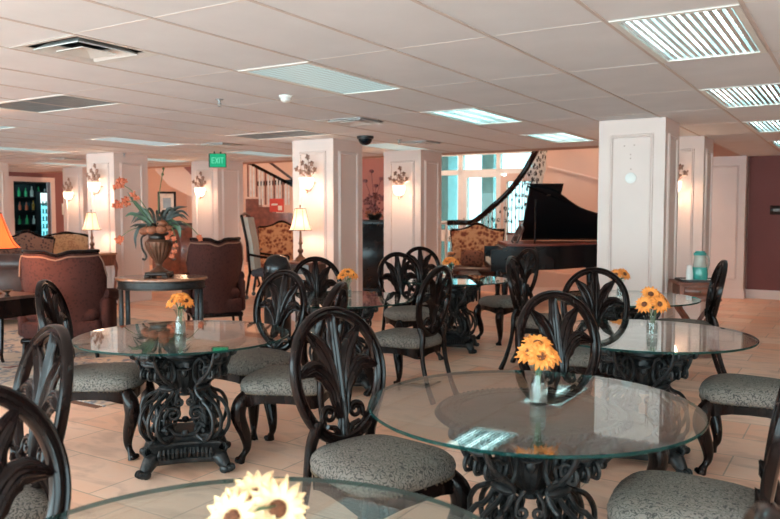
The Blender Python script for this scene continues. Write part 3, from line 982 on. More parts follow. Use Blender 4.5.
table0 = make_table()
TABLES = [(.522, 2.755, 'front', 'largest front round glass table on a scrolled iron pedestal, centre right', -11),
          (-1.19, 4.34, 'left', 'left round glass table whose whole scrolled pedestal and paw feet show', 15),
          (1.485, 4.385, 'right', 'right round glass table with a vase of several sunflowers before the console', -20),
          (-.29, 1.38, 'near', 'glass table corner at the bottom edge, reflecting a diamond pattern', 0),
          (-.41, 6.22, 'mid', 'small middle glass table behind the nearest centre chair back', 10),
          (.67, 8.02, 'far', 'far glass table with bluish reflections in front of the grand piano', -10),
          (1.95, 6.30, 'column', 'glass table standing against the paneled column, mostly behind chair backs', 5)]
for i, (x, y, k, lb, rz) in enumerate(TABLES):
    t = table0 if i == 0 else copy_tree(table0)
    t.location = (x, y, 0); t.rotation_euler = (0, 0, math.radians(rz)); t['label'] = lb; t['group'] = 'round glass-topped pedestal tables'

# ================================================================== VASES AND SUNFLOWERS
def make_vase():
    t = thing('flower_vase', '', 'vase')
    g = MB(); g.lathe([(.030, 0), (.033, .003), (.033, .05), (.030, .075), (.022, .10), (.021, .112), (.030, .132), (.040, .145), (.037, .145), (.028, .131), (.0185, .112), (.0195, .10), (.027, .075), (.030, .05), (.030, .006), (.005, .006)], 28)
    g.build('vase_body', 'vase_glass', t)
    w = MB(); w.lathe([(.004, .007), (.0292, .0072), (.0292, .05), (.0272, .068), (.004, .0682)], 24)
    w.build('water', 'water', t)
    return t

def make_flower(pm):
    """head at the origin facing +Z, stem hanging down"""
    t = thing('sunflower', '', 'flower')
    pe = MB(); rnd = random.Random(3)
    for lay, (n, L, up) in enumerate(((15, .046, .006), (13, .040, .014))):
        for k in range(n):
            a = 2 * PI * (k + .5 * lay) / n + rnd.uniform(-.06, .06); ln = L * rnd.uniform(.88, 1.08)
            ca, sa = math.cos(a), math.sin(a); w = .0085
            rr = [(.012, w * .6, 0), (.012 + ln * .35, w, up * .7), (.012 + ln * .7, w * .8, up * .6), (.012 + ln, .0008, up * -.2 + rnd.uniform(-.006, .008))]
            vs = []
            for r, ww, z in rr:
                for s, dz in ((-1, .0015), (0, -.001), (1, .0015)):
                    vs.append((r * ca - s * ww * sa, r * sa + s * ww * ca, z + dz))
            m_ = len(vs)
            vs += [(x, y, z - .0012) for x, y, z in vs]
            fs = []
            for i in range(3):
                for j in range(2):
                    q = (i * 3 + j, i * 3 + j + 1, i * 3 + j + 4, i * 3 + j + 3)
                    fs.append(q); fs.append(tuple(v + m_ for v in reversed(q)))
            for i in range(3):
                fs.append((i * 3, i * 3 + 3, i * 3 + 3 + m_, i * 3 + m_)); fs.append((i * 3 + 2, i * 3 + 2 + m_, i * 3 + 5 + m_, i * 3 + 5))
            pe.add(vs, fs)
    pe.build('petals', pm, t, ang=60)
    sd = MB(); sd.ball((0, 0, .005), (.0165, .0165, .008), 14, 8)
    for k in range(40):
        r = .015 * math.sqrt(k / 40); a = k * 2.4
        sd.ball((r * math.cos(a), r * math.sin(a), .0125 - .25 * r), .0017, 5, 4)
    sd.build('seed_head', 'seed', t)
    return t

FL = {'petal': make_flower('petal'), 'petal_lit': make_flower('petal_lit')}
used = {}
vase0 = make_vase()
def bouquet(i, x, y, where, heads, pm='petal', sc=1.0):
    v = vase0 if i == 0 else copy_tree(vase0)
    v.location = (x, y, .75); v['group'] = 'small glass vases of sunflowers'
    v['label'] = 'small flared glass vase on the ' + where
    for k, (dx, dy, dz, yaw, tilt, lb) in enumerate(heads):
        src = FL[pm]
        f_ = src if pm not in used else copy_tree(src, None, ('flower_',))
        used[pm] = 1
        tip = Vector((x + dx, y + dy, .75 + dz))
        f_.location = tip; f_.scale = (sc, sc, sc)
        d = Vector((math.cos(yaw) * math.sin(tilt), math.sin(yaw) * math.sin(tilt), math.cos(tilt)))
        q = d.to_track_quat('Z', 'Y'); f_.rotation_mode = 'QUATERNION'; f_.rotation_quaternion = q
        f_['label'] = lb; f_['group'] = 'sunflowers in the table vases'
        inv = (Matrix.Translation(tip) @ q.to_matrix().to_4x4() @ Matrix.Scale(sc, 4)).inverted()
        st = MB(); base = Vector((x + dx * .12, y + dy * .12, .758)); neck = Vector((x + dx * .25, y + dy * .25, .865))
        pts = bez([base, neck, tip - d * .03 - Vector((0, 0, .005)), tip - d * .002], 6)
        st.tube([inv @ p for p in pts], .0026, 6)
        st.build('flower_stem', 'stem', f_)
        if k == 0:
            lf = MB(); c = inv @ (neck + Vector((0, 0, .03)))
            lf.tube([c, c + Vector((.02, .01, .008)), c + Vector((.045, .02, .0))], [.003, .012, .002], 6, flat=.2)
            lf.build('flower_leaf', 'leaf_light', f_)

cam_dir = -PI / 2
bouquet(0, .548, 2.77, 'large front table, holding orange sunflowers', [(-.035, -.02, .19, -2.2, .75, 'orange sunflower leaning left in the front table vase'), (.035, -.015, .185, -.7, .8, 'orange sunflower leaning right in the front table vase'), (.0, .02, .215, -1.6, .5, 'topmost orange sunflower in the front table vase'), (.0, -.045, .18, -1.5, 1.0, 'orange sunflower facing the camera low in the front table vase')])
bouquet(1, -1.215, 4.36, 'left table before the flower urn table', [(-.03, -.02, .195, -2.4, .8, 'yellow sunflower on the left side of the left table vase'), (.035, -.01, .195, -.6, .8, 'yellow sunflower on the right side of the left table vase'), (0, .0, .215, -1.5, .35, 'yellow sunflower on top of the left table vase')])
bouquet(2, 1.52, 4.36, 'right table, in front of the console with the pitcher', [(-.055, -.02, .175, -2.3, 1.1, 'brown-centred sunflower facing left in the right table vase'), (.02, -.05, .18, -1.3, 1.15, 'largest brown-centred sunflower facing the camera in the right table vase'), (-.01, .01, .23, -1.7, .9, 'topmost brown-centred sunflower in the right table vase'), (.065, .0, .195, -.5, .9, 'brown-centred sunflower turned right in the right table vase')])
bouquet(3, -.245, 1.37, 'bottom edge table beneath pale blurred flowers', [(-.045, .0, .135, -1.9, 1.0, 'pale cream sunflower on the left of the bottom edge bouquet'), (.035, .01, .150, -1.35, 1.15, 'pale cream sunflower with a clear brown centre at the bottom edge'), (-.005, .03, .165, -1.6, .6, 'pale cream sunflower at the back of the bottom edge bouquet')], 'petal_lit', 1.05)
bouquet(4, -.35, 6.25, 'small middle table among the dark chairs', [(-.035, 0, .19, -2.3, .7, 'yellow sunflower on the left in the middle table vase'), (.035, 0, .19, -.8, .7, 'yellow sunflower on the right in the middle table vase'), (0, .0, .21, -1.5, .5, 'yellow sunflower on top in the middle table vase')], 'petal', 1.1)
bouquet(5, .64, 8.0, 'far table before the gold armchair', [(-.035, 0, .19, -2.3, .7, 'yellow sunflower on the left in the far table vase'), (.04, 0, .19, -.8, .7, 'yellow sunflower on the right in the far table vase'), (0, .0, .205, -1.5, .5, 'yellow sunflower on top in the far table vase')], 'petal', 1.15)
bouquet(6, 1.93, 6.32, 'table against the paneled column', [(-.04, 0, .185, -2.2, .9, 'orange sunflower on the left in the column table vase'), (.03, 0, .19, -1.0, .9, 'orange sunflower on the right in the column table vase')], 'petal', 1.1)

# ================================================================== WALL SCONCES
def make_sconce():
    """back at y=0, faces -Y; origin at the centre of the glass bowl"""
    t = thing('wall_sconce', '', 'wall lamp')
    b = MB(); b.lathe([(.004, -.075), (.03, -.07), (.062, -.045), (.078, -.005), (.083, .045), (.088, .058), (.08, .06), (.07, .0), (.05, -.045)], 32, c=(0, -.10, 0), flute=16, depth=.06, fl=(-.05, .05))
    b.build('crystal_bowl', 'sconce_bowl', t)
    m = MB(); m.lathe([(.002, -.125), (.012, -.118), (.018, -.10), (.012, -.088), (.034, -.07), (.03, -.06)], 16, c=(0, -.10, 0))
    m.tube([(0, -.002, -.04), (0, -.03, -.09), (0, -.10, -.095)], .008, 6)
    m.lathe([(.002, 0), (.05, 0), (.05, .008), (.03, .014), (.002, .016)], 18)
    m.build('bracket', 'sconce_metal', t)
    lf = MB(); rnd = random.Random(5)
    stems = [(.0, .30, 0), (-.06, .23, -.02), (.075, .22, -.02), (-.14, .17, -.03), (.13, .15, -.03), (.02, .19, -.05), (-.05, .13, -.06), (.06, .12, -.06)]
    for x, z, y in stems:
        lf.tube(bez([(0, -.05, .05), (x * .4, -.07 + y * .5, z * .5), (x, -.06 + y, z)], 5), .004, 5)
        for k in range(5):
            a = k * 2 * PI / 5 + rnd.random(); r = .038
            c = Vector((x, -.06 + y, z))
            d = Vector((math.cos(a), -.5, math.sin(a))) * r
            lf.tube([c, c + d * .6 + Vector((0, -.005, 0)), c + d], [.005, .017, .003], 5, flat=.35)
        lf.ball((x, -.07 + y, z), .011, 6, 4)
        for q in (.45, .7):
            c = Vector((x * q, -.065 + y * q, .05 + (z - .05) * q)); sd = rnd.choice((-1, 1))
            lf.tube([c, c + Vector((sd * .022, -.01, .012)), c + Vector((sd * .045, -.008, .004))], [.003, .012, .001], 5, flat=.35)
    lf.tube(bez([(0, -.01, -.07), (0, -.03, .0), (0, -.03, .1), (0, -.05, .2)], 5), .007, 6)
    lf.build('metal_flowers', 'sconce_metal', t)
    return t

sc0 = make_sconce()
SCN = [(-6.145, 7.95, 1.84, 'crystal wall sconce on the middle column above the tall silver-shaded lamp'), (-10.44, 7.95, 1.87, 'crystal wall sconce on the left column behind the orange orchids'),
       (-6.06, 10.13, 1.80, 'crystal wall sconce on the column behind the round-backed chairs'), (-10.33, 10.13, 1.84, 'crystal wall sconce below the green exit sign'),
       (-14.2, 10.13, 1.82, 'far left crystal wall sconce beside the bar doorway'), (-2.03, 10.13, 1.78, 'wall sconce on the far right column, half hidden by the paneled column')]
for i, (b, a, z, lb) in enumerate(SCN):
    c = sc0 if i == 0 else copy_tree(sc0)
    c.scale = (1.12, 1.12, 1.12); c.location = W(b, a - .017, z); c.rotation_euler = (0, 0, ROT); c['label'] = lb; c['group'] = 'crystal wall sconces'

def lamp_light(name, p, e, c, r=.05):
    d = bpy.data.lights.new(name, 'POINT'); d.energy = e; d.color = c; d.shadow_soft_size = r
    o = bpy.data.objects.new(name, d); COL.objects.link(o); o.location = p
    return o
WARM = (1.0, .62, .36)

# ================================================================== TABLE LAMPS
def make_lamp(label, loc, shade, hs=.30, r0=.09, r1=.165, hb=.32, fringe=True):
    t = thing('table_lamp', label, 'table lamp', loc)
    b = MB(); b.lathe([(.002, 0), (.085, 0), (.088, .012), (.07, .022), (.062, .045), (.03, .07), (.022, .10), (.038, .125), (.038, .15), (.018, .165), (.016, .21), (.030, .235), (.018, .255), (.012, hb - .02), (.012, hb + .02), (.002, hb + .02)], 24)
    b.build('lamp_base', 'urn', t)
    sh = MB(); pr = []
    for k in range(9):
        q = k / 8
        pr.append((r1 + (r0 - r1) * (q ** .62), hb + hs * q))
    sh.loft([[(r * math.cos(2 * PI * i / 32), r * math.sin(2 * PI * i / 32), z) for i in range(32)] for r, z in pr + [(r - .004, z) for r, z in pr[::-1]]], loop=True)
    so = sh.build('lamp_shade', shade, t)
    tr = MB()
    for r, z in (pr[0], pr[-1]):
        tr.tube([(r * math.cos(2 * PI * i / 32), r * math.sin(2 * PI * i / 32), z) for i in range(32)], .005, 6, loop=True)
    for i in range(6):
        a = 2 * PI * i / 6
        tr.tube([((r + .002) * math.cos(a), (r + .002) * math.sin(a), z) for r, z in pr], .0035, 5)
    tr.build('shade_trim', 'urn_dark', so)
    h = MB(); h.tube([(0, 0, hb), (0, 0, hb + hs + .02)], .005, 6); h.ball((0, 0, hb + hs + .03), (.012, .012, .02), 8, 6)
    for a in (0, PI):
        h.tube([(0, 0, hb + hs - .01), (r0 * math.cos(a), r0 * math.sin(a), hb + hs - .005)], .003, 5)
    h.build('finial', 'brass', t)
    return t

# ================================================================== LEFT SEATING GROUP
f = MB(); f.box(-8.8, -4.78, 3.62, 6.9, 0, .012)
rug = f.build('area_rug', 'rug', smooth=False); rug.rotation_euler = (0, 0, ROT)
tag(rug, 'patterned red and grey area rug under the left armchairs', 'rug')
fg = MB()
for i in range(160):
    x = -8.78 + 3.98 * i / 159
    fg.box(x - .004, x + .004, 3.56, 3.62, 0, .008)
fg.build('fringe', 'piping', rug, smooth=False)

def armchair_back(label, loc, deg, tp=(.97, .98, .94)):
    """upholstered occasional chair, seen from behind; local +Y is the way the sitter faces"""
    t = thing('armchair', label, 'armchair', loc, math.radians(deg - 90), 'rust upholstered armchairs with carved top rails')
    # curved barrel back, wrapping the sides
    rings = []
    n = 21
    for k in range(n):
        q = -1 + 2 * k / (n - 1)
        a = q * 1.15
        x = .40 * math.sin(a) / math.sin(1.15); y = -.33 + .34 * (1 - math.cos(a)) / (1 - math.cos(1.15)) * .9
        top = 1.04 + .012 * math.cos(q * PI * 1.0) ** 2 - .045 * math.exp(-(q / .17) ** 2) - .22 * max(0, abs(q) - .86) / .14
        nx, ny = -math.sin(a) * .7, math.cos(a)
        rk = .07
        rings.append([(x * tp[0], y + .03, .20), (x * tp[1], y + .01, .5), (x * 1.04, y - .07, top - .04), (x * 1.04 + nx * .02, y - .065 + ny * .02, top), (x * 1.02 + nx * .07, y - .03 + ny * .07, top - .01), (x * tp[1] * .96 + nx * .08, y + ny * .09, .5), (x * tp[2] + nx * .08, y + .03 + ny * .08, .20)])
    mb = MB(); mb.loft(rings)
    bo = mb.build('backrest', 'chenille', t, ang=60)
    pi_ = MB(); pi_.tube([Vector(r[2]) + Vector((0, -.006, .012)) for r in rings], .009, 6)
    pi_.build('piping', 'piping', bo)
    tr = MB(); tr.tube([Vector(r[3]) + Vector((0, -.008, .018)) for r in rings[2:-2]], [.014] + [.02] * (len(rings) - 6) + [.014], 8, flat=1.2)
    for k, rr in ((2, -1), (-3, 1)):
        tr.ball(Vector(rings[k][3]) + Vector((0, 0, .012)), .02, 8, 6)
    tr.build('top_rail', 'wood_black', t)
    for s in (-1, 1):
        ar = MB(); pts = bez([(s * .38, -.08, .62), (s * .42, .10, .60), (s * .42, .26, .585), (s * .41, .34, .56), (s * .41, .335, .50)], 5)
        ar.tube(pts, [.055] * (len(pts) - 6) + [.05, .045, .045, .04, .035, .03], 10)
        ar.bbox(s * .39 - .05, s * .39 + .05, -.15, .30, .20, .58, .03)
        ar.build('armrest', 'chenille', t, ang=60)
    se = MB(); se.bbox(-.36, .36, -.27, .36, .20, .36, .02); se.bbox(-.34, .34, -.24, .38, .35, .49, .05)
    se.build('seat_cushion', 'chenille', t, ang=60)
    fr = MB(); fr.bbox(-.37, .37, -.30, .36, .155, .205, .01); fr.build('seat_frame', 'wood_black', t)
    for x, y in ((-.33, -.27), (.33, -.27), (-.33, .32), (.33, .32)):
        lg = MB(); lg.tube([(x, y, .16), (x * 1.02, y * 1.04, .08), (x * 1.05, y * 1.1, 0)], [.03, .022, .018], 8); lg.build('leg', 'wood_black', t)
    return t
armchair_back('rust velvet armchair with carved dark top rail, back to camera, on the left rug', (-3.31, 7.72, .012), 100)
a2 = armchair_back('rust armchair seen from behind to the right of the flower urn table', (-2.20, 9.45, .012), 112, (.82, .90, .76))
a2.scale = (.84, .84, 1.06)

def cabriole(mb, x, y, h, sx, sy, r=.025):
    mb.tube(bez([(x, y, h), (x + sx * .02, y + sy * .02, h * .82), (x + sx * .005, y + sy * .005, h * .45), (x - sx * .015, y - sy * .015, h * .15), (x + sx * .02, y + sy * .02, 0)], 5), [r * 1.15] * 6 + [r * .8] * 9 + [r * .62] * 6, 8)

def side_table(name, label, loc, rz, w, d, h, top_m, body_m, apron=.12):
    t = thing(name, label, 'side table', loc, rz)
    tp = MB(); tp.bbox(-w / 2 - .02, w / 2 + .02, -d / 2 - .02, d / 2 + .02, h - .028, h, .01); tp.build('tabletop', top_m, t)
    ap = MB(); ap.box(-w / 2, w / 2, -d / 2, d / 2, h - .028 - apron, h - .028); ao = ap.build('apron', body_m, t, smooth=False)
    kn = MB(); kn.ball((0, -d / 2 - .012, h - .03 - apron / 2), .014, 8, 6); kn.build('drawer_knob', 'brass', ao)
    for sx in (-1, 1):
        for sy in (-1, 1):
            lg = MB(); cabriole(lg, sx * (w / 2 - .02), sy * (d / 2 - .02), h - .03 - apron * .5, sx, sy); lg.build('leg', body_m, t)
    return t
side_table('side_table', 'dark wooden side table at the left edge with turned-in legs, under the orange lamp', (-3.62, 6.85, .012), ROT, .62, .55, .70, 'wood_brown', 'wood_black', .16)
make_lamp('table lamp with orange shade cut off by the left picture edge', (-3.62, 6.86, .712), 'shade_orange', hs=.32, r0=.10, r1=.25, hb=.42)
bw = MB(); bw.lathe([(.002, 0), (.03, 0), (.012, .02), (.012, .03), (.05, .055), (.045, .055), (.01, .035)], 18)
bo = bw.build('footed_dish', 'urn_dark'); bo.location = (-3.40, 6.70, .712); tag(bo, 'small dark footed dish on the side table at the left edge', 'dish')

side_table('side_table', 'red-brown side table with a slim curved leg before the left sconce column', tuple(W(-10.30, 7.62)), ROT, .72, .40, .83, 'wood_tan', 'wood_red', .17)
p = W(-10.25, 7.62, .83)
make_lamp('small lit table lamp with cream bell shade in front of the left sconce column', p, 'shade', hs=.27, r0=.065, r1=.145, hb=.36)
side_table('side_table', 'small brown side table against the middle sconce column behind the domed bin', tuple(W(-6.10, 7.66)), ROT, .50, .36, .83, 'wood_red', 'wood_brown', .12)
make_lamp('lit table lamp with pale bell shade below the middle column sconce', W(-6.14, 7.68, .83), 'shade', hs=.28, r0=.065, r1=.145, hb=.40)

# leather sofa
t = thing('leather_sofa', 'dark brown leather sofa with a rolled back at the left edge', 'sofa', (-5.45, 9.7, 0), math.radians(8))
mb = MB(); mb.tube(bez([(-1.0, 0, .80), (0, 0, .80), (.86, 0, .80)], 6), .125, 14); mb.bbox(-1.0, .86, -.10, .12, .25, .80, .03); mb.build('backrest', 'leather', t, ang=60)
for i in range(3):
    mb = MB(); mb.bbox(-.93 + .6 * i, -.35 + .6 * i, .10, .80, .28, .46, .05); mb.build('seat_cushion', 'leather', t, ang=60)
for s in (-1.05, .92):
    mb = MB(); mb.tube([(s, -.1, .56), (s, .8, .56)], .10, 12); mb.bbox(s - .08, s + .08, -.1, .8, .10, .56, .03); mb.build('armrest', 'leather', t, ang=60)
mb = MB(); mb.bbox(-1.05, .92, -.1, .78, .08, .28, .02); mb.build('base', 'leather', t)
for x in (-1.0, .88):
    for y in (-.05, .72):
        lg = MB(); lg.lathe([(.03, .08), (.038, .05), (.02, 0)], 12, c=(x, y, 0)); lg.build('leg', 'wood_black', t)

def carved_armchair(label, loc, deg, fabric, w=.72, top=1.16, seat_m=None, crest=.055):
    """high-backed carved armchair, faces +Y local"""
    t = thing('carved_armchair', label, 'armchair', loc, math.radians(deg - 90))
    def outline(k):
        o = []
        hw = w / 2
        for q in [i / 24 for i in range(25)]:
            x = -1 + 2 * q
            o.append((x * hw * (1.12 - .0 * q), top + crest * math.cos(x * PI * 1.5) * (1 if abs(x) < .34 else .5) - .03 * abs(x) ** 3 * 2))
        return o
    topc = outline(1)
    def pt(x, z, d=0):
        return (x, -.30 - (z - .42) * .20 + d, z)
    mb = MB(); rg = []
    for x, z in topc:
        xb = x * .86
        rg.append([pt(xb, .42, -.03), pt(x, z - .02, -.03), pt(x, z - .02, .04), pt((x + xb) / 2, .8, .075), pt(xb, .42, .06)])
    mb.loft(rg); mb.build('backrest', fabric, t, ang=50)
    fr = MB(); fr.tube([pt(x, z) for x, z in topc], [.022 + .008 * math.cos(i * .5) for i in range(25)], 8)
    for s in (-1, 1):
        e = topc[-1] if s > 0 else topc[0]
        fr.tube([pt(e[0], e[1]), pt(e[0] * .93, .85), pt(e[0] * .86, .42)], [.028, .022, .022], 8)
    fr.build('back_frame', 'wood_black', t)
    se = MB(); se.bbox(-w / 2, w / 2, -.32, .36, .30, .42, .02); se.bbox(-w / 2 + .01, w / 2 - .01, -.30, .37, .40, .52, .05); se.build('seat_cushion', seat_m or fabric, t, ang=60)
    for s in (-1, 1):
        ar = MB(); pts = bez([(s * w * .47, -.33, .72), (s * w * .54, -.05, .70), (s * w * .56, .22, .70), (s * w * .54, .30, .66), (s * w * .53, .24, .58), (s * w * .52, .26, .40)], 5)
        ar.tube(pts, .026, 8); ar.build('armrest', 'wood_brown', t)
        pd = MB(); pd.tube([(s * w * .51, -.22, .735), (s * w * .55, -.02, .735), (s * w * .56, .16, .735)], [.03, .038, .03], 8, flat=1.2); pd.build('arm_pad', fabric, t)
        for y in (-.28, .32):
            lg = MB(); cabriole(lg, s * (w / 2 - .04), y, .32, s, 1 if y > 0 else -1, .03); lg.build('leg', 'wood_black', t)
    return t
carved_armchair('high-backed floral armchair with dark carved crest behind the leather sofa', (-5.75, 11.9, 0), -70, 'damask_dark', top=1.10)
carved_armchair('armchair with tan tapestry back and dark frame left of the cream bell lamp', (-5.42, 12.85, 0), -60, 'tan_fabric', w=.62, top=1.10, crest=.006)
carved_armchair('gold damask armchair beside the piano, its carved crest against the windows', (1.52, 13.30, 0), -98, 'damask', w=.84, top=1.20, seat_m='leather')
carved_armchair('gold damask armchair seen between the exit sign column and the lamp column', (-2.22, 15.2, 0), -88, 'damask', w=.84, top=1.22)
pl = MB(); pl.bbox(-.2, .2, -.06, .06, -.14, .14, .05)
po = pl.build('throw_pillow', 'damask_dark', ang=70); po.location = (1.42, 13.09, .67); po.rotation_euler = (-.35, .08, math.radians(-8)); tag(po, 'dark brown patterned pillow on the gold armchair beside the piano', 'pillow')

# tall hall chair in profile
t = thing('hall_chair', 'tall dark-framed chair in profile with pale back beside the exit sign column', 'chair', (-2.08, 13.0, 0), math.radians(-92))
mb = MB(); mb.tube([(-.28, -.40, 1.40), (-.28, -.31, .95), (-.28, -.27, .45), (-.28, -.33, .10)], .024, 8); mb.tube([(.28, -.40, 1.40), (.28, -.31, .95), (.28, -.27, .45), (.28, -.33, .10)], .024, 8)
mb.tube([(-.30, -.40, 1.40), (0, -.41, 1.44), (.30, -.40, 1.40)], .026, 8); mb.tube([(-.28, -.27, .46), (.28, -.27, .46)], .022, 8); mb.build('back_frame', 'wood_black', t)
mb = MB(); mb.loft([[(-.27, y0, z), (.27, y0, z), (.25, y1, z), (-.25, y1, z)] for y0, y1, z in ((-.28, -.19, .50), (-.31, -.23, .95), (-.385, -.31, 1.38))]); mb.build('backrest', 'pale_fabric', t)
mb = MB(); mb.bbox(-.29, .29, -.26, .34, .38, .50, .04); mb.build('seat_cushion', 'blue_fabric', t, ang=60)
for s in (-1, 1):
    mb = MB(); mb.tube(bez([(s * .30, -.30, .76), (s * .33, .0, .71), (s * .32, .24, .70), (s * .31, .29, .66), (s * .30, .24, .55), (s * .29, .27, .42)], 5), .022, 8); mb.build('armrest', 'wood_black', t)
    for y in (-.33, .30):
        mb = MB(); mb.tube([(s * .28, y * .85, .40), (s * .28, y, .07)], [.026, .018], 8); lg = mb.build('leg', 'wood_black', t)
        mb = MB(); mb.tube([(s * .28 - .012, y, .035), (s * .28 + .012, y, .035)], .035, 14); mb.build('caster', 'urn_dark', lg)

# domed bin
t = thing('waste_bin', 'round dark metal bin with a shiny domed lid behind the left chair backs', 'bin', (-1.32, 8.85, 0))
mb = MB(); mb.lathe([(.15, 0), (.158, .01), (.158, .74), (.165, .75), (.165, .78), (.155, .785)], 36); mb.build('bin_body', 'bin', t)
mb = MB(); mb.lathe([(.16, .785), (.162, .81), (.150, .87), (.12, .925), (.07, .96), (.01, .972)], 36); mb.build('dome_lid', 'bin', t)

# ================================================================== FLOWER URN ON ITS TABLE
t = thing('accent_table', 'dark round-ended accent table with glossy brown top carrying the flower urn', 'table', (-2.36, 7.80, .012), math.radians(4))
mb = MB(); n = 48; ell = lambda k, z: [(.47 * k * math.cos(2 * PI * i / n), .33 * k * math.sin(2 * PI * i / n), z) for i in range(n)]
mb.loft([ell(.98, .755), ell(1.0, .762), ell(1.0, .775), ell(.985, .782)]); mb.build('tabletop', 'table_top', t, ang=40)
mb = MB(); mb.loft([ell(.93, .67), ell(.93, .755), ell(.88, .755), ell(.88, .67)], loop=True); ao = mb.build('apron', 'iron', t)
mb = MB(); mb.tube(ell(.935, .675), .009, 6, loop=True); mb.tube(ell(.935, .748), .008, 6, loop=True); mb.build('bead_moulding', 'urn_dark', ao)
for a in (.45, PI - .45, PI + .45, -.45):
    mb = MB(); x, y = .42 * math.cos(a), .28 * math.sin(a); mb.bbox(x - .02, x + .02, y - .02, y + .02, 0, .70, .005); mb.build('leg', 'iron', t)
mb = MB(); mb.tube([(.42 * math.cos(.45), .28 * math.sin(.45), .16), (-.42 * math.cos(.45), -.28 * math.sin(.45), .16)], .014, 8); mb.tube([(-.42 * math.cos(.45), .28 * math.sin(.45), .16), (.42 * math.cos(.45), -.28 * math.sin(.45), .16)], .014, 8); mb.build('stretcher', 'iron', t)

U = Vector((-2.37, 7.76, .794))
t = thing('flower_urn', 'fluted bronze urn on a square plinth, standing on the dark accent table', 'urn', U)
mb = MB(); mb.bbox(-.115, .115, -.115, .115, .02, .055, .006)
for x in (-.09, .09):
    for y in (-.09, .09):
        mb.bbox(x - .03, x + .03, y - .03, y + .03, 0, .025, .004)
mb.build('plinth', 'urn_dark', t)
mb = MB(); mb.lathe([(.088, .055), (.09, .065), (.06, .085), (.034, .105), (.028, .125), (.04, .132), (.04, .14)], 32); mb.build('foot', 'urn', t)
mb = MB(); mb.lathe([(.03, .14), (.055, .17), (.09, .22), (.122, .28), (.138, .335), (.135, .365), (.112, .39)], 72, flute=18, depth=.10, fl=(.16, .36)); mb.build('urn_body', 'urn', t)
mb = MB(); mb.lathe([(.112, .388), (.098, .40), (.10, .425), (.125, .445), (.138, .45), (.136, .458), (.11, .452), (.09, .42)], 40); mb.build('urn_rim', 'urn_dark', t)
for s in (-1, 1):
    mb = MB(); mb.tube(bez([(s * .125, 0, .44), (s * .175, 0, .40), (s * .170, 0, .30), (s * .13, 0, .22), (s * .145, 0, .18), (s * .17, 0, .19)], 6), .011, 7); mb.build('handle', 'urn_dark', t)

rnd = random.Random(11)
URNTOP = U + Vector((0, 0, .45))
def strap_leaf(name, pts, w, m, label, group):
    pts = bez([URNTOP + Vector(p) for p in pts], 7); o = pts[0].copy()
    mb = MB(); k = len(pts); vs = []; fs = []
    for i, p in enumerate(pts):
        q = i / (k - 1); ww = w * (.35 + .65 * math.sin(min(1, q * 1.6) * PI / 2)) * (1 - q ** 3) + .001
        d = (pts[min(k - 1, i + 1)] - pts[max(0, i - 1)]).normalized(); sd = d.cross(Vector((0, -1, .25))).normalized()
        up = sd.cross(d)
        for s, z in ((-1, .25), (0, 0), (1, .25)):
            vs.append(p - o + sd * ww * s + up * ww * z)
        for s, z in ((-1, .25), (0, 0), (1, .25)):
            vs.append(p - o + sd * ww * s + up * (ww * z - .003))
    for i in range(k - 1):
        for j in range(2):
            a = i * 6 + j; fs.append((a, a + 1, a + 7, a + 6)); fs.append((a + 3, a + 9, a + 10, a + 4))
        a = i * 6; fs.append((a, a + 6, a + 9, a + 3)); fs.append((a + 2, a + 5, a + 11, a + 8))
    mb.add(vs, fs)
    ob = mb.build(name, m, ang=60); ob.location = o
    return tag(ob, label, 'leaf', group)
leaves = [([(0, 0, -.03), (-.10, 0, .16), (-.22, 0, .30), (-.31, 0, .42)], .026, 'leaf_light', 'longest green strap leaf rising up-left from the flower urn'),
          ([(0, 0, -.02), (-.15, 0, .15), (-.27, 0, .20), (-.34, 0, .17)], .022, 'leaf_light', 'green strap leaf arching left from the flower urn'),
          ([(.02, 0, -.02), (.12, -.04, .12), (.22, -.06, .06), (.24, -.06, -.04)], .034, 'leaf_light', 'broad bright green leaf drooping right from the flower urn'),
          ([(.0, 0, -.02), (-.14, -.03, .08), (-.22, -.04, -.02), (-.22, -.04, -.16)], .022, 'leaf', 'black-green leaf hanging down the left side of the urn'),
          ([(.01, 0, -.02), (.12, 0, .20), (.20, 0, .26), (.30, 0, .27)], .020, 'leaf', 'dark narrow leaf pointing right above the flower urn'),
          ([(.0, 0, -.02), (-.08, .0, .14), (-.20, .0, .20), (-.28, .0, .10)], .020, 'leaf', 'dark leaf curling left over the urn rim')]
for pts, w, m, lb in leaves:
    strap_leaf('strap_leaf', pts, w, m, lb, 'long leaves in the flower urn')
for k in range(30):
    a = rnd.uniform(0, 2 * PI); r = rnd.uniform(.10, .24); h = rnd.uniform(.05, .26)
    x, y = r * math.cos(a), r * math.sin(a) * .6
    strap_leaf('fern_leaf', [(x * .1, y * .1, -.02), (x * .5, y * .5, h * .75), (x, y, h), (x * 1.35, y * 1.35, h * .72)], rnd.uniform(.012, .02), 'leaf', 'short dark leaf in the bushy middle of the flower urn', 'short dark leaves in the flower urn')

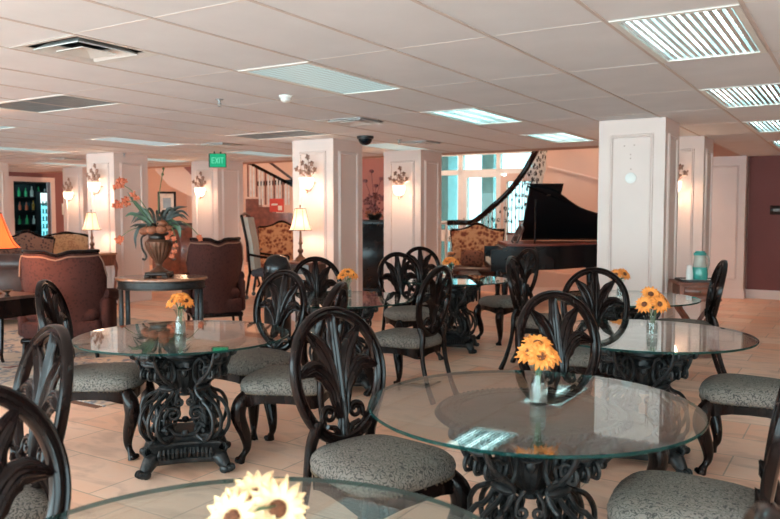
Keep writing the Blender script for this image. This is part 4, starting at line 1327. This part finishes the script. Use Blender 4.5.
def spray(label, pts, blooms, br=.034, m='orchid'):
    P = bez([URNTOP + Vector(p) for p in pts], 6); o = P[0].copy()
    t = thing('orchid_spray', label, 'flower', o, 0, 'orange flower sprays in the urn')
    mb = MB(); mb.tube([p - o for p in P], .0045, 6); mb.build('flower_stem', 'stem', t)
    for bx, by, bz in blooms:
        c = URNTOP + Vector((bx, by, bz)) - o
        mb = MB()
        for k in range(6):
            a = k * PI / 3 + rnd.random(); d = Vector((math.cos(a), -.45 + rnd.uniform(-.3, .3), math.sin(a))) * br
            mb.tube([c, c + d * .55 + Vector((0, -.008, 0)), c + d * 1.15], [.006, .016, .003], 6, flat=.4)
        mb.ball(c + Vector((0, -.012, 0)), .011, 7, 5)
        mb.build('bloom', m, t)
    return t
spray('orange orchid spray reaching up-left, highest in the flower urn', [(0, 0, 0), (-.12, 0, .25), (-.25, 0, .42), (-.38, 0, .51)], [(-.40, 0, .50), (-.37, -.02, .54), (-.355, 0, .49), (-.42, -.01, .47), (-.34, .02, .53)])
spray('orange orchid spray in two clusters below the highest one on the left', [(0, 0, 0), (-.14, -.02, .20), (-.24, -.03, .32), (-.40, -.03, .31)], [(-.40, -.03, .31), (-.37, -.04, .28), (-.33, -.03, .33), (-.30, -.02, .30), (-.42, -.03, .28), (-.24, -.01, .40), (-.21, -.01, .36), (-.30, -.04, .345)])
spray('single orange bloom sticking out low on the left of the urn', [(0, 0, 0), (-.15, -.02, .06), (-.28, -.03, .03), (-.40, -.03, -.06)], [(-.40, -.03, -.06), (-.37, -.03, -.05), (-.385, -.04, -.085)])
spray('orange bud on a thin stem sticking out to the right of the urn', [(0, 0, 0), (.18, 0, .12), (.30, 0, .09), (.42, 0, -.03)], [(.42, 0, -.035), (.43, 0, -.055)], .026)
spray('cascade of small orange and cream blooms hanging right of the urn', [(0, 0, 0), (.14, -.06, .07), (.20, -.08, -.08), (.17, -.09, -.24)], [(.15, -.07, .0), (.185, -.08, -.05), (.20, -.08, -.12), (.19, -.09, -.18), (.165, -.09, -.23), (.12, -.08, -.04)], .026)
spray('thin bare twigs standing straight up from the flower urn', [(0, .02, 0), (.0, .02, .3), (.03, .02, .52), (.06, .02, .66)], [(.06, .02, .66), (.05, .02, .60)], .012, 'stem')
for k, (x, y, z, r) in enumerate(((-.10, -.08, .03, .055), (-.03, -.11, .035, .06), (.06, -.10, .04, .06), (.11, -.05, .05, .05), (-.14, -.03, .02, .05), (.05, -.05, .10, .055), (-.05, .04, .06, .05))):
    mb = MB(); mb.ball((0, 0, 0), (r, r, r * .75), 14, 9); mb.tube([(0, 0, r * .7), (.005, 0, r * .7 + .02)], .005, 6)
    o = mb.build('dried_pod', 'orange'); o.location = URNTOP + Vector((x, y, z)); tag(o, 'round burnt-orange pod nestled in the rim of the flower urn', 'dried pod', 'orange pods in the flower urn')

# ================================================================== GRAND PIANO (local x from the keys to the tail, y to the straight side)
t = thing('grand_piano', 'black grand piano with its lid raised, behind the paneled middle column', 'piano', (1.55, 12.05, 0), math.radians(-3))
def outl(x0=0.0, e=0.0):
    p = [(x0, -.74 + e), (.55, -.74 + e), (.85, -.69 + e), (1.08, -.55 + e), (1.28, -.34 + e), (1.48, -.16 + e), (1.70, -.04 + e), (1.88, .06 + e), (1.96 - e, .22), (1.96 - e, .74 - e), (x0, .74 - e)]
    c = bez([(x, y, 0) for x, y in p[1:9]], 4)
    return [p[0]] + [(q.x, q.y) for q in c] + p[9:]
mb = MB(); mb.prism(outl(.22), .60, .955); case = mb.build('case', 'piano', t, ang=30)
mb = MB(); mb.box(0, .24, -.74, -.68, .60, .90); mb.box(0, .24, .68, .74, .60, .90); mb.box(0, .24, -.74, .74, .58, .66); mb.build('key_cheeks', 'piano', case, smooth=False)
mb = MB(); mb.prism([(x, y) for x, y in outl(.24, .015)], .956, .985); mb.build('gold_plate_rim', 'piano_felt', case, smooth=False)
mb = MB()
for k in range(52):
    y = -.66 + 1.32 * k / 52
    mb.box(.02, .17, y + .001, y + .0245, .66, .725)
kb = mb.build('white_keys', 'ivory', t, smooth=False)
mb = MB()
for k in range(51):
    if k % 7 in (0, 1, 3, 4, 5):
        y = -.66 + 1.32 * (k + 1) / 52
        mb.box(.07, .17, y - .007, y + .007, .725, .738)
mb.build('black_keys', 'black', kb, smooth=False)
mb = MB(); mb.box(.17, .235, -.68, .68, .66, .93); mb.build('fallboard', 'piano', t, smooth=False)
# lid, hinged along the straight side
LO = math.radians(34.5)
lid = MB(); lid.X = Matrix.Translation((0, .74, 1.0)) @ Matrix.Rotation(-LO, 4, 'X') @ Matrix.Translation((0, -.74, 0))
lid.prism(outl(.62, -.01), 0, .022)
lid.build('raised_lid', 'piano', t, ang=30)
fl = MB(); fl.X = lid.X; fl.box(.60, 1.10, -.78, .60, .024, .044); fo = fl.build('folded_lid_flap', 'piano', t, smooth=False)
hg = MB(); hg.X = lid.X; hg.box(.88, .93, -.56, -.53, -.006, .0); hg.build('lid_catch', 'brass', fo, smooth=False)
mb = MB(); mb.tube([(.66, -.62, .98), (.70, -.40, 1.66)], .014, 8); mb.build('lid_prop', 'piano', t)
# fretted music desk
md = MB(); y0, y1 = -.36, .36
md.tube([(.42, y0, .985), (.52, y0, 1.20), (.535, 0, 1.27), (.52, y1, 1.20), (.42, y1, .985)], .016, 8); md.tube([(.42, y0, .99), (.42, y1, .99)], .018, 8)
for k in range(7):
    y = -.30 + .1 * k
    md.tube([(.42, y, .99), (.52, y, 1.22 + .03 * (1 - abs(k - 3) / 3))], .008, 6)
    md.tube([(.455, y - .05, 1.07), (.47, y, 1.11), (.455, y + .05, 1.07)], .008, 6)
md.tube([(.37, -.30, .99), (.345, -.32, 1.02), (.37, -.34, 1.05), (.41, -.33, 1.02)], .011, 6)
md.build('music_desk', 'wood_brown', t)
for x, y in ((.22, -.60), (.22, .60), (1.70, .40)):
    lg = MB(); lg.lathe([(.07, .60), (.075, .56), (.05, .53), (.062, .48), (.042, .20), (.036, .10), (.05, .09), (.05, .07), (.03, .06)], 16, c=(x, y, 0)); lo = lg.build('leg', 'piano', t)
    cs = MB(); cs.tube([(x - .012, y, .032), (x + .012, y, .032)], .032, 14); cs.build('caster', 'brass', lo)
ly = MB(); ly.box(.36, .50, -.12, .12, .10, .14); ly.tube([(.43, -.10, .58), (.43, -.14, .36), (.43, -.07, .14)], .016, 8); ly.tube([(.43, .10, .58), (.43, .14, .36), (.43, .07, .14)], .016, 8)
lyo = ly.build('pedal_lyre', 'piano', t)
for y in (-.06, 0, .06):
    pd = MB(); pd.bbox(.24, .37, y - .013, y + .013, .085, .10, .005); pd.build('pedal', 'brass', lyo)
# stitched dark skirt boards under the case
t = thing('piano_bench', 'low dark piano bench left of the piano keys', 'bench', (1.28, 12.1, 0), math.radians(-3))
mb = MB(); mb.bbox(-.17, .17, -.40, .40, .42, .50, .03); mb.build('padded_seat', 'black', t, ang=60)
for x in (-.13, .13):
    for y in (-.35, .35):
        mb = MB(); mb.tube([(x, y, .43), (x, y, 0)], [.024, .016], 8); mb.build('leg', 'piano', t)

# ================================================================== CURVED STAIR WITH IRON BALUSTRADE
t = thing('curved_staircase', 'curved staircase with dark handrail and pale iron balusters behind the piano', 'staircase', (.05, .33, 0))
RP = [(1.06, 14.35, 1.27), (1.26, 14.30, 1.275), (1.50, 14.2, 1.28), (1.607, 14.0, 1.343), (1.841, 13.75, 1.562), (2.109, 13.55, 1.838), (2.342, 13.4, 2.161), (2.483, 13.35, 2.422), (2.581, 13.4, 2.585), (2.73, 13.7, 2.80), (2.86, 14.1, 3.05), (2.93, 14.25, 3.18)]
RC = bez(RP, 8)
mb = MB()
secr = [(-.04, -.04), (-.052, -.005), (-.045, .035), (0, .048), (.045, .035), (.052, -.005), (.04, -.04), (.02, -.055), (-.02, -.055)]
rings = []
for i, p in enumerate(RC):
    a, b = RC[max(0, i - 1)], RC[min(len(RC) - 1, i + 1)]
    d = (b - a); d.normalize(); n_ = Vector((-d.y, d.x, 0)).normalized(); u_ = d.cross(n_) * -1
    if u_.z < 0:
        u_ = -u_
    rings.append([tuple(p + n_ * x + u_ * y) for x, y in secr])
mb.loft(rings); mb.build('handrail', 'wood_black', t, ang=50)
mb = MB(); mb.tube(bez([RC[0], RC[0] + Vector((-.10, .0, 0)), RC[0] + Vector((-.12, .08, 0)), RC[0] + Vector((-.04, .10, 0))], 5), .03, 8); mb.lathe([(.03, 0), (.04, .03), (.03, .08), (.025, .3), (.035, .55), (.022, .90)], 16, c=(RC[0].x - .02, RC[0].y, .36)); mb.build('newel_post', 'rail_iron', t)
NB = 44
for k in range(NB):
    q = .03 + .96 * k / (NB - 1); x_ = q * (len(RC) - 1); i = int(x_); p = RC[i].lerp(RC[min(i + 1, len(RC) - 1)], x_ - i)
    d = (RC[min(i + 1, len(RC) - 1)] - RC[max(i - 1, 0)]); d.z = 0; d.normalize()
    mb = MB(); foot = p.z - .90
    mb.tube([p, (p.x, p.y, foot)], .0105, 6)
    mb.mi = 1
    if k % 3 == 1:
        for sg in (-1, 1):
            for zc, rr in ((p.z - .30, .055), (p.z - .52, .05)):
                sp = spiral((sg * .052, zc), rr * .75, .012, PI if sg > 0 else 0, sg * 1.4, 16)
                mb.tube([(p.x + d.x * s_, p.y + d.y * s_, z) for s_, z in sp], .0075, 5)
        mb.ball((p.x, p.y, p.z - .41), (.02, .02, .05), 8, 6)
    else:
        for zc in (p.z - .22, p.z - .62):
            mb.ball((p.x, p.y, zc), (.017, .017, .035), 7, 5)
    mb.build('baluster', ['rail_iron', 'iron'], t)
# treads and a peach stringer under the rail, sweeping to the right
st = MB(); stn = MB(); NS = 12
for k in range(NS):
    q0, q1 = k / NS * .8, (k + 1) / NS * .8
    def at(q):
        x_ = q * (len(RC) - 1); i = min(int(x_), len(RC) - 2); return RC[i].lerp(RC[i + 1], x_ - i)
    p0, p1 = at(q0), at(q1); z = max(.16, (p0.z + p1.z) / 2 - .90)
    d = (p1 - p0); d.z = 0; d.normalize(); n_ = Vector((-d.y, d.x, 0))
    if n_.y < 0:
        n_ = -n_
    c = [p0 - n_ * .16, p1 - n_ * .16, p1 + n_ * .2, p0 + n_ * .2]
    st.loft([[(v.x, v.y, z - .04) for v in c], [(v.x, v.y, z) for v in c]])
    c = [p0 - n_ * .12, p1 - n_ * .12, p1 + n_ * .16, p0 + n_ * .16]
    stn.loft([[(v.x, v.y, 0) for v in c], [(v.x, v.y, z - .04) for v in c]])
st.build('treads', 'wood_red', t, smooth=False); stn.build('stringer', 'peach', t, smooth=False)
# swelling base of the stair, with a white skirting
cb = bez([(1.9, 13.35, .45), (2.2, 13.2, .47), (2.55, 13.12, .44), (3.0, 13.15, .37), (3.6, 13.35, .33), (4.1, 13.6, .32)], 6)
mb = MB(); mb.loft([[(p.x, p.y, 0), (p.x, p.y, p.z), (p.x + .05, p.y + .22, p.z), (p.x + .05, p.y + .22, 0)] for p in cb]); mb.build('curved_kerb', 'peach', t, ang=50)
mb = MB(); mb.loft([[(p.x, p.y - .02, 0), (p.x, p.y - .02, .13), (p.x, p.y, .13), (p.x, p.y, 0)] for p in cb]); mb.build('kerb_skirting', 'trim', t, ang=50)
mb = MB(); mb.tube([W(-5.2, AL - .04, 2.35), W(-3.6, AL - .04, 1.92), W(-2.4, AL - .04, 1.62)], .014, 6)
o = struct(mb.build('trim_wall_rail', 'trim'), False)

# ================================================================== LEFT STAIR AND LOBBY FURNITURE SEEN THROUGH THE OPENINGS
t = thing('far_staircase', 'dim far staircase with striped balusters between the exit sign and the lamp column', 'staircase', (0, 0, 0))
def far(px, py, d):                                   # measured spot: bearing, height and distance
    return Vector(((px - 390) / 758 * d, d, 1.45 + (213.2 - py) / 758 * d))
D = 17.2
def beam(name, p, q, h, th, m, k=None):
    mb = MB(); d = Vector((0, th, 0)); u = Vector((0, 0, h))
    mb.loft([[tuple(p), tuple(p + d), tuple(p + d + u), tuple(p + u)], [tuple(q), tuple(q + d), tuple(q + d + u), tuple(q + u)]])
    return mb.build(name, m, t, smooth=False)
beam('upper_handrail', far(262, 158, D), far(294, 182, D), .07, .07, 'wood_brown')
beam('lower_handrail', far(246, 163, D), far(294, 188, D), .08, .07, 'wood_black')
beam('landing_fascia', far(258, 186, D), far(294, 184, D), .10, .3, 'wood_black')
for k in range(15):
    x = 248.5 + 2.9 * k; top = 163 + (x - 246) * .52
    mb = MB(); mb.tube([far(x, top, D), far(x, 197 + (0 if x < 258 else 8), D)], .02, 6); mb.build('baluster', 'rail_iron' if k % 3 else 'wood_red', t)
mb = MB()
prof = [(246, 199), (259, 199), (259, 207), (273, 207), (273, 213), (294, 213), (294, 262), (246, 262)]
mb.loft([[tuple(far(x, y, D)) for x, y in prof], [tuple(far(x, y, D) + Vector((0, .5, 0))) for x, y in prof]]); mb.build('panelled_side', 'wood_red', t, smooth=False)
mb = MB(); mb.box(*[v for p in zip(far(246, 200, D + .9), far(296, 150, D + 1.0)) for v in p]); mb.build('wall_behind', 'peach', t, smooth=False)
mb = MB(); p = far(277, 205, 17.17); mb.box(p.x - .16, p.x + .16, p.y, p.y + .02, p.z - .16, p.z + .14)
o = mb.build('notice_board', 'red_sign', smooth=False); tag(o, 'small bright red board with white panels above the gold armchair', 'sign')
mb = MB(); mb.box(p.x - .12, p.x + .02, p.y - .006, p.y, p.z - .01, p.z + .03); mb.box(p.x + .03, p.x + .12, p.y - .006, p.y, p.z - .12, p.z - .02); mb.build('white_panel', 'paper', o, smooth=False)

# under-stair slope and niche seen between the two left columns
D2 = 17.6
t = thing('stair_underside', 'sloping pale underside of a staircase behind the orange flowers', 'staircase', (0, 0, 0))
mb = MB(); pr = [(156, 150), (198, 150), (198, 199), (192, 197), (170, 186), (156, 170)]
mb.loft([[tuple(far(x, y, D2)) for x, y in pr], [tuple(far(x, y, D2) + Vector((0, .12, 0))) for x, y in pr]]); mb.build('sloped_soffit', 'peach', t, smooth=False)
mb = MB(); pr = [(182, 165), (198, 165), (198, 181)]
mb.loft([[tuple(far(x, y, D2 - .05)) for x, y in pr], [tuple(far(x, y, D2 - .02)) for x, y in pr]]); mb.build('dark_spandrel', 'mauve', t, smooth=False)
p = far(167.5, 203, 18.2)
t = thing('framed_picture', 'dark-framed picture with pale mount on the lobby wall behind the urn leaves', 'picture', p, math.radians(12))
mb = MB()
for x0, x1, z0, z1 in ((-.21, .21, -.27, -.22), (-.21, .21, .22, .27), (-.21, -.16, -.22, .22), (.16, .21, -.22, .22)):
    mb.box(x0, x1, 0, .035, z0, z1)
mb.build('frame', 'wood_black', t, smooth=False)
mb = MB(); mb.box(-.165, .165, .012, .03, -.225, .225); mb.build('mount', 'paper', t, smooth=False)
mb = MB(); mb.box(-.09, .09, .008, .013, -.13, .12); mb.build('print', 'metal_grey', t, smooth=False)
p = far(182, 262, 16.0)
t = thing('sideboard', 'dark reddish sideboard in the lobby behind the flower urn', 'cabinet', (p.x, p.y, 0), math.radians(5))
mb = MB(); mb.box(-.62, .55, 0, .5, .08, 1.20); mb.box(-.60, .53, .02, .5, 0, .08); mb.build('body', 'wood_red', t, smooth=False)
mb = MB(); mb.bbox(-.66, .59, -.03, .52, 1.20, 1.24, .01); mb.build('top', 'wood_brown', t)
for x in (-.59, -.02):
    mb = MB(); mb.bbox(x, x + .52, -.02, .0, .14, 1.14, .006); dr = mb.build('door', 'wood_red', t)
    mb = MB(); mb.ball((x + (.47 if x < -.1 else .05), -.035, .68), .018, 8, 6); mb.build('door_knob', 'brass', dr)
mb = MB(); mb.lathe([(.002, 0), (.05, 0), (.09, .06), (.10, .12), (.06, .17), (.05, .20), (.065, .21)], 20); o = mb.build('dark_bowl', 'urn_dark'); o.location = (p.x + .35, p.y + .22, 1.24); tag(o, 'dark pot on the far sideboard behind the urn', 'pot')

# black cabinet with berries between the two sconce columns
p = far(374, 290, 13.2)
t = thing('tall_cabinet', 'narrow blue-black cabinet in the gap between the two middle columns', 'cabinet', (p.x, p.y, 0), math.radians(-12))
mb = MB(); mb.box(-.30, .30, 0, .45, .10, 1.30); mb.box(-.27, .27, .02, .43, 0, .10); mb.build('body', 'piano', t, smooth=False)
mb = MB(); mb.bbox(-.33, .33, -.03, .47, 1.30, 1.335, .008); mb.build('top', 'black', t)
mb = MB(); mb.bbox(-.27, .27, -.018, .0, .14, 1.26, .006); dr = mb.build('door', 'piano', t)
mb = MB(); mb.tube([(.22, -.02, .66), (.22, -.045, .68), (.22, -.045, .78), (.22, -.02, .80)], .006, 6); mb.build('door_handle', 'brass', dr)
t2 = thing('berry_arrangement', 'dark berry and blossom arrangement on top of the blue-black cabinet', 'flower arrangement', (p.x, p.y + .2, 1.335))
mb = MB(); mb.lathe([(.002, 0), (.09, 0), (.13, .06), (.14, .10), (.12, .11)], 20); mb.build('bowl', 'urn_dark', t2)
rnd = random.Random(4)
mb = MB()
for k in range(120):
    a = rnd.uniform(0, 2 * PI); r = rnd.uniform(0, .30); z = .10 + .34 * rnd.random() * (1.1 - r)
    mb.ball((r * math.cos(a), r * math.sin(a), z), rnd.uniform(.014, .03), 6, 4)
mb.build('berries', 'berry', t2)
mb = MB()
for k in range(26):
    a = rnd.uniform(0, 2 * PI); r = rnd.uniform(.05, .28); z = rnd.uniform(.02, .12)
    mb.ball((r * math.cos(a), r * math.sin(a) - .03, z + .02), rnd.uniform(.02, .032), 6, 4)
mb.build('orange_fruits', 'orange', t2)
mb = MB()
for x, y, z in ((-.05, 0, .85), (.12, 0, .72), (-.16, 0, .68), (.03, .05, .60)):
    mb.tube(bez([(0, 0, .1), (x * .4, y, z * .6), (x, y, z)], 5), .006, 5); mb.ball((x, y, z), (.045, .03, .035), 7, 5)
mb.build('tall_twigs', 'berry', t2)

# ================================================================== CONSOLE WITH PITCHER
C = Vector((3.10, 7.66, 0))
t = thing('console_table', 'small red-brown console table with lyre legs beside the paneled column', 'console table', C, ROT + math.radians(24))
mb = MB(); mb.bbox(-.22, .22, -.19, .19, .735, .765, .008); mb.build('tabletop', 'wood_red', t)
mb = MB(); mb.box(-.19, .19, -.16, .16, .60, .735); mb.bbox(-.21, .21, -.18, .18, .575, .605, .008); ap = mb.build('apron', 'wood_red', t, smooth=False)
mb = MB(); mb.bbox(-.15, .15, -.172, -.158, .625, .715, .005); dr = mb.build('drawer', 'wood_red', t)
mb = MB(); mb.ball((0, -.185, .67), .012, 8, 6); mb.build('drawer_knob', 'brass', dr)
for s in (-1, 1):
    for y in (-.10, .10):
        mb = MB(); mb.tube(bez([(s * .15, y, .575), (s * .165, y, .50), (s * .10, y, .40), (s * .05, y, .30), (s * .09, y, .20), (s * .16, y, .12)], 6), [.022] * 31, 8); mb.build('leg', 'wood_red', t)
mb = MB(); mb.bbox(-.20, .20, -.16, .16, .06, .12, .01); mb.build('lower_shelf', 'wood_red', t)
for x in (-.17, .17):
    for y in (-.13, .13):
        mb = MB(); mb.ball((x, y, .035), (.035, .035, .035), 10, 7); mb.build('bun_foot', 'wood_red', t)
tr = thing('serving_tray', 'black serving tray with pale liner on the console table', 'tray', (C.x + .01, C.y - .01, .765), ROT + math.radians(24))
mb = MB(); mb.bbox(-.185, .185, -.14, .14, 0, .008, .003)
for x0, x1, y0, y1 in ((-.185, .185, -.14, -.13), (-.185, .185, .13, .14), (-.185, -.175, -.13, .13), (.175, .185, -.13, .13)):
    mb.box(x0, x1, y0, y1, .008, .022)
mb.build('tray_body', 'black', tr, smooth=False)
mb = MB(); mb.box(-.165, .165, -.12, .12, .008, .011); mb.build('tray_liner', 'cup', tr, smooth=False)
pt_ = thing('water_pitcher', 'glass pitcher with teal lid and teal lower half on the tray', 'pitcher', (C.x + .03, C.y - .02, .776), .4)
mb = MB(); mb.lathe([(.068, .0), (.075, .01), (.078, .06), (.068, .13), (.060, .13), (.07, .06), (.066, .008), (.01, .006)], 28); mb.build('tinted_base', 'teal_water', pt_)
mb = MB(); mb.lathe([(.068, .131), (.058, .19), (.054, .235), (.058, .25), (.054, .25), (.050, .235), (.054, .19), (.063, .131)], 28); mb.build('glass_body', 'green_glass', pt_)
mb = MB(); mb.lathe([(.06, .25), (.062, .27), (.045, .282), (.045, .292), (.002, .294)], 24); mb.build('lid', 'teal_plastic', pt_)
mb = MB(); mb.tube(bez([(.055, 0, .235), (.105, 0, .235), (.12, 0, .17), (.10, 0, .10), (.074, 0, .075)], 6), .009, 8); mb.build('handle', 'green_glass', pt_)
cs = thing('paper_cups', 'stack of white paper cups left of the pitcher on the tray', 'cups', (C.x - .08, C.y - .04, .776))
for k in range(5):
    mb = MB(); z = .095 - .0 + .014 * k; z0 = .014 * k
    mb.lathe([(.034, z0), (.034, z0 + .003), (.030, z0 + .005), (.024, z0 + .09), (.002, z0 + .091), (.002, z0 + .093), (.026, z0 + .093), (.0345, z0 + .001)], 22); mb.build('cup', 'cup', cs)

t = thing('cover_plate', 'round white blank cover plate on the panel of the middle column', 'wall plate', W(-2.035, 7.95, 1.81), ROT)
mb = MB(); mb.X = Matrix.Rotation(PI / 2, 4, 'X'); mb.lathe([(.056, 0), (.055, .008), (.045, .012), (.002, .013)], 32); mb.build('disc', 'white_plastic', t)
mb = MB()
for x, z in ((0, .09), (-.07, .33), (.03, .335), (-.005, .24), (-.005, .20)):
    mb.ball((x, -.001, z), (.008, .002, .008), 8, 6)
mb.build('screw_holes', 'soffit', t)
# thermostat on the oxblood wall, switch plate by the bar
def wall_plate(name, label, cat, loc, rz, w, h, m, m2, k):
    t = thing(name, label, cat, loc, rz)
    mb = MB(); mb.bbox(-w, w, -.022, 0, -h, h, .006); mb.build('plate', m, t)
    mb = MB(); mb.bbox(-w * .55, w * .55, -.027, -.02, -h * k, h * k, .003); mb.build('face', m2, t)
wall_plate('wall_thermostat', 'small black wall device on the oxblood wall at the right edge', 'thermostat', W(-1.22, AL, 1.50), ROT, .10, .075, 'black', 'metal_grey', .35)
wall_plate('light_switch', 'pale switch plate on the mauve wall right of the bar doorway', 'light switch', W(BL, 11.75, 1.55), ROT + PI / 2, .07, .14, 'paper', 'white_plastic', .5)

# ================================================================== BAR BEYOND THE DOORWAY
t = thing('back_bar_shelf', 'dark bar shelving with bottles seen through the left doorway', 'shelf', W(-18.9, 12.0), ROT + PI / 2)
mb = MB(); mb.box(-.95, .95, -.02, .22, 0, .04)
for z in (1.13, 1.50, 1.86, 2.25):
    mb.box(-.95, .95, -.02, .24, z, z + .03)
for x in (-.95, -.32, .32, .92):
    mb.box(x, x + .03, 0, .22, 0, 2.28)
mb.build('shelf_frame', 'shelf_dark', t, smooth=False)
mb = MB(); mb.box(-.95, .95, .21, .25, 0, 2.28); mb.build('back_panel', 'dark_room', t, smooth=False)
rnd = random.Random(9); kind = ['green', 'red', 'amber', 'pale']
first = None
for z in (1.16, 1.53, 1.89):
    for k in range(10):
        x = -.86 + .185 * k + rnd.uniform(-.02, .02)
        c = W(-18.9 - .02, 12.0 + x, z)
        mb = MB(); h = rnd.uniform(.20, .29); r = rnd.uniform(.034, .045)
        mb.lathe([(r, 0), (r * 1.02, .01), (r, h * .55), (r * .4, h * .72), (r * .36, h * .97), (r * .42, h), (.002, h)], 12)
        q = rnd.randrange(4); o = mb.build('bottle', BOTTLES[q]); o.location = c
        tag(o, '%s bottle on the %s shelf of the bar behind the left doorway' % (kind[q], {1.16: 'lowest', 1.53: 'middle', 1.89: 'top'}[z]), 'bottle', 'bottles on the bar shelves, ' + kind[q] + {1.16: ' lowest', 1.53: ' middle', 1.89: ' top'}[z])
t = thing('bar_counter', 'panelled wooden bar counter low in the left doorway', 'counter', W(-18.0, 10.9), ROT + PI / 2)
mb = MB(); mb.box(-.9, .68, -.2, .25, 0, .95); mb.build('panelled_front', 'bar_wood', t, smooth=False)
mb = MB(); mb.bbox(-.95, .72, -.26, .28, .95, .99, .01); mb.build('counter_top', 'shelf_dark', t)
t = thing('drinks_fridge', 'tall glowing teal drinks fridge at the right of the left doorway', 'fridge', W(-17.75, 11.99), ROT + PI / 2)
mb = MB(); mb.box(-.30, .30, 0, .16, 0, 2.0); mb.build('cabinet', 'black', t, smooth=False)
mb = MB(); mb.box(-.27, .27, -.02, 0, .12, 1.66); mb.build('lit_door', 'fridge', t, smooth=False)
mb = MB(); mb.box(-.28, .28, -.02, 0, 1.70, 1.96); mb.build('lit_header', 'fridge_white', t, smooth=False)
mb = MB()
for z in [.3 + .19 * k for k in range(8)]:
    mb.box(-.27, .27, -.03, -.02, z, z + .015)
    for k in range(6):
        mb.box(-.25 + .085 * k, -.21 + .085 * k, -.026, -.02, z + .015, z + .12)
mb.build('door_racks', 'teal_plastic', t, smooth=False)

# ================================================================== LIGHT
for i, (b, a, z, lb) in enumerate(SCN):
    lamp_light('sconce_bulb', W(b, a - .16, z - .06), 21 if i < 5 else 18, WARM, .04)
lamp_light('table_lamp_bulb', W(-10.30, 7.62, 1.25), 11, WARM, .05)
lamp_light('table_lamp_bulb', W(-6.14, 7.68, 1.32), 11, WARM, .05)
lamp_light('table_lamp_bulb', (-3.62, 6.86, 1.15), 24, (1, .5, .22), .05)
# added warm fill lights, unseen, high in the lobby
for b, a in ((-3.6, 12.5), (-6.8, 12.6), (-9.2, 12.4), (-12.2, 12.8), (-14.6, 13.0)):
    d = bpy.data.lights.new('lobby_fill_light', 'AREA'); d.shape = 'DISK'; d.size = .5; d.energy = 38; d.color = (1, .72, .5)
    o = bpy.data.objects.new('lobby_fill_light', d); COL.objects.link(o); o.location = W(b, a, 4.85)
lamp_light('bar_fill_light', W(-18.0, 10.9, 2.4), 26, (.5, .9, 1), .1)  # unseen fill added to lift the dark bar
lamp_light('niche_lamp', far(184, 196, 16.8), 6, WARM, .08)
# daylight portals in the openings added behind the camera and in the lobby glazing
def portal(b0, b1, a, z0, z1, ry):
    d = bpy.data.lights.new('daylight_portal', 'AREA'); d.shape = 'RECTANGLE'; d.size = b1 - b0; d.size_y = z1 - z0; d.cycles.is_portal = True
    o = bpy.data.objects.new('daylight_portal', d); COL.objects.link(o); o.location = W((b0 + b1) / 2, a, (z0 + z1) / 2); o.rotation_euler = (PI / 2, 0, ROT + ry)
for b0 in (BL, -13.2, -9.4, -5.6, -1.8, 2.0):
    portal(b0 + .25, b0 + 3.75, AN - .02, .12, 2.36, PI)
portal(-7.7, -5.35, AL + .02, 0, 2.72, 0)
w = bpy.data.worlds.new('World'); SC.world = w; w.use_nodes = True
w.node_tree.nodes['Background'].inputs[0].default_value = (.60, .83, .89, 1)
w.node_tree.nodes['Background'].inputs[1].default_value = 7.6

# ================================================================== CAMERA
cd = bpy.data.cameras.new('camera'); cd.sensor_width = 36.0; cd.lens = 36.0 * 758 / 780
cam = bpy.data.objects.new('camera', cd); COL.objects.link(cam)
cam.location = (0, 0, 1.45); cam.rotation_euler = (math.radians(90 - 3.5), 0, 0)
cd.dof.use_dof = True; cd.dof.focus_distance = 4.2; cd.dof.aperture_fstop = 4.0
SC.camera = cam
SC.view_settings.view_transform = 'Standard'; SC.view_settings.look = 'None'; SC.view_settings.gamma = 1.0; SC.view_settings.use_curve_mapping = False
SC.view_settings.exposure = 0.72
SC.cycles.use_denoising = True
SC.cycles.max_bounces = 10; SC.cycles.transparent_max_bounces = 24; SC.cycles.diffuse_bounces = 6
SC.cycles.sample_clamp_indirect = 6.0
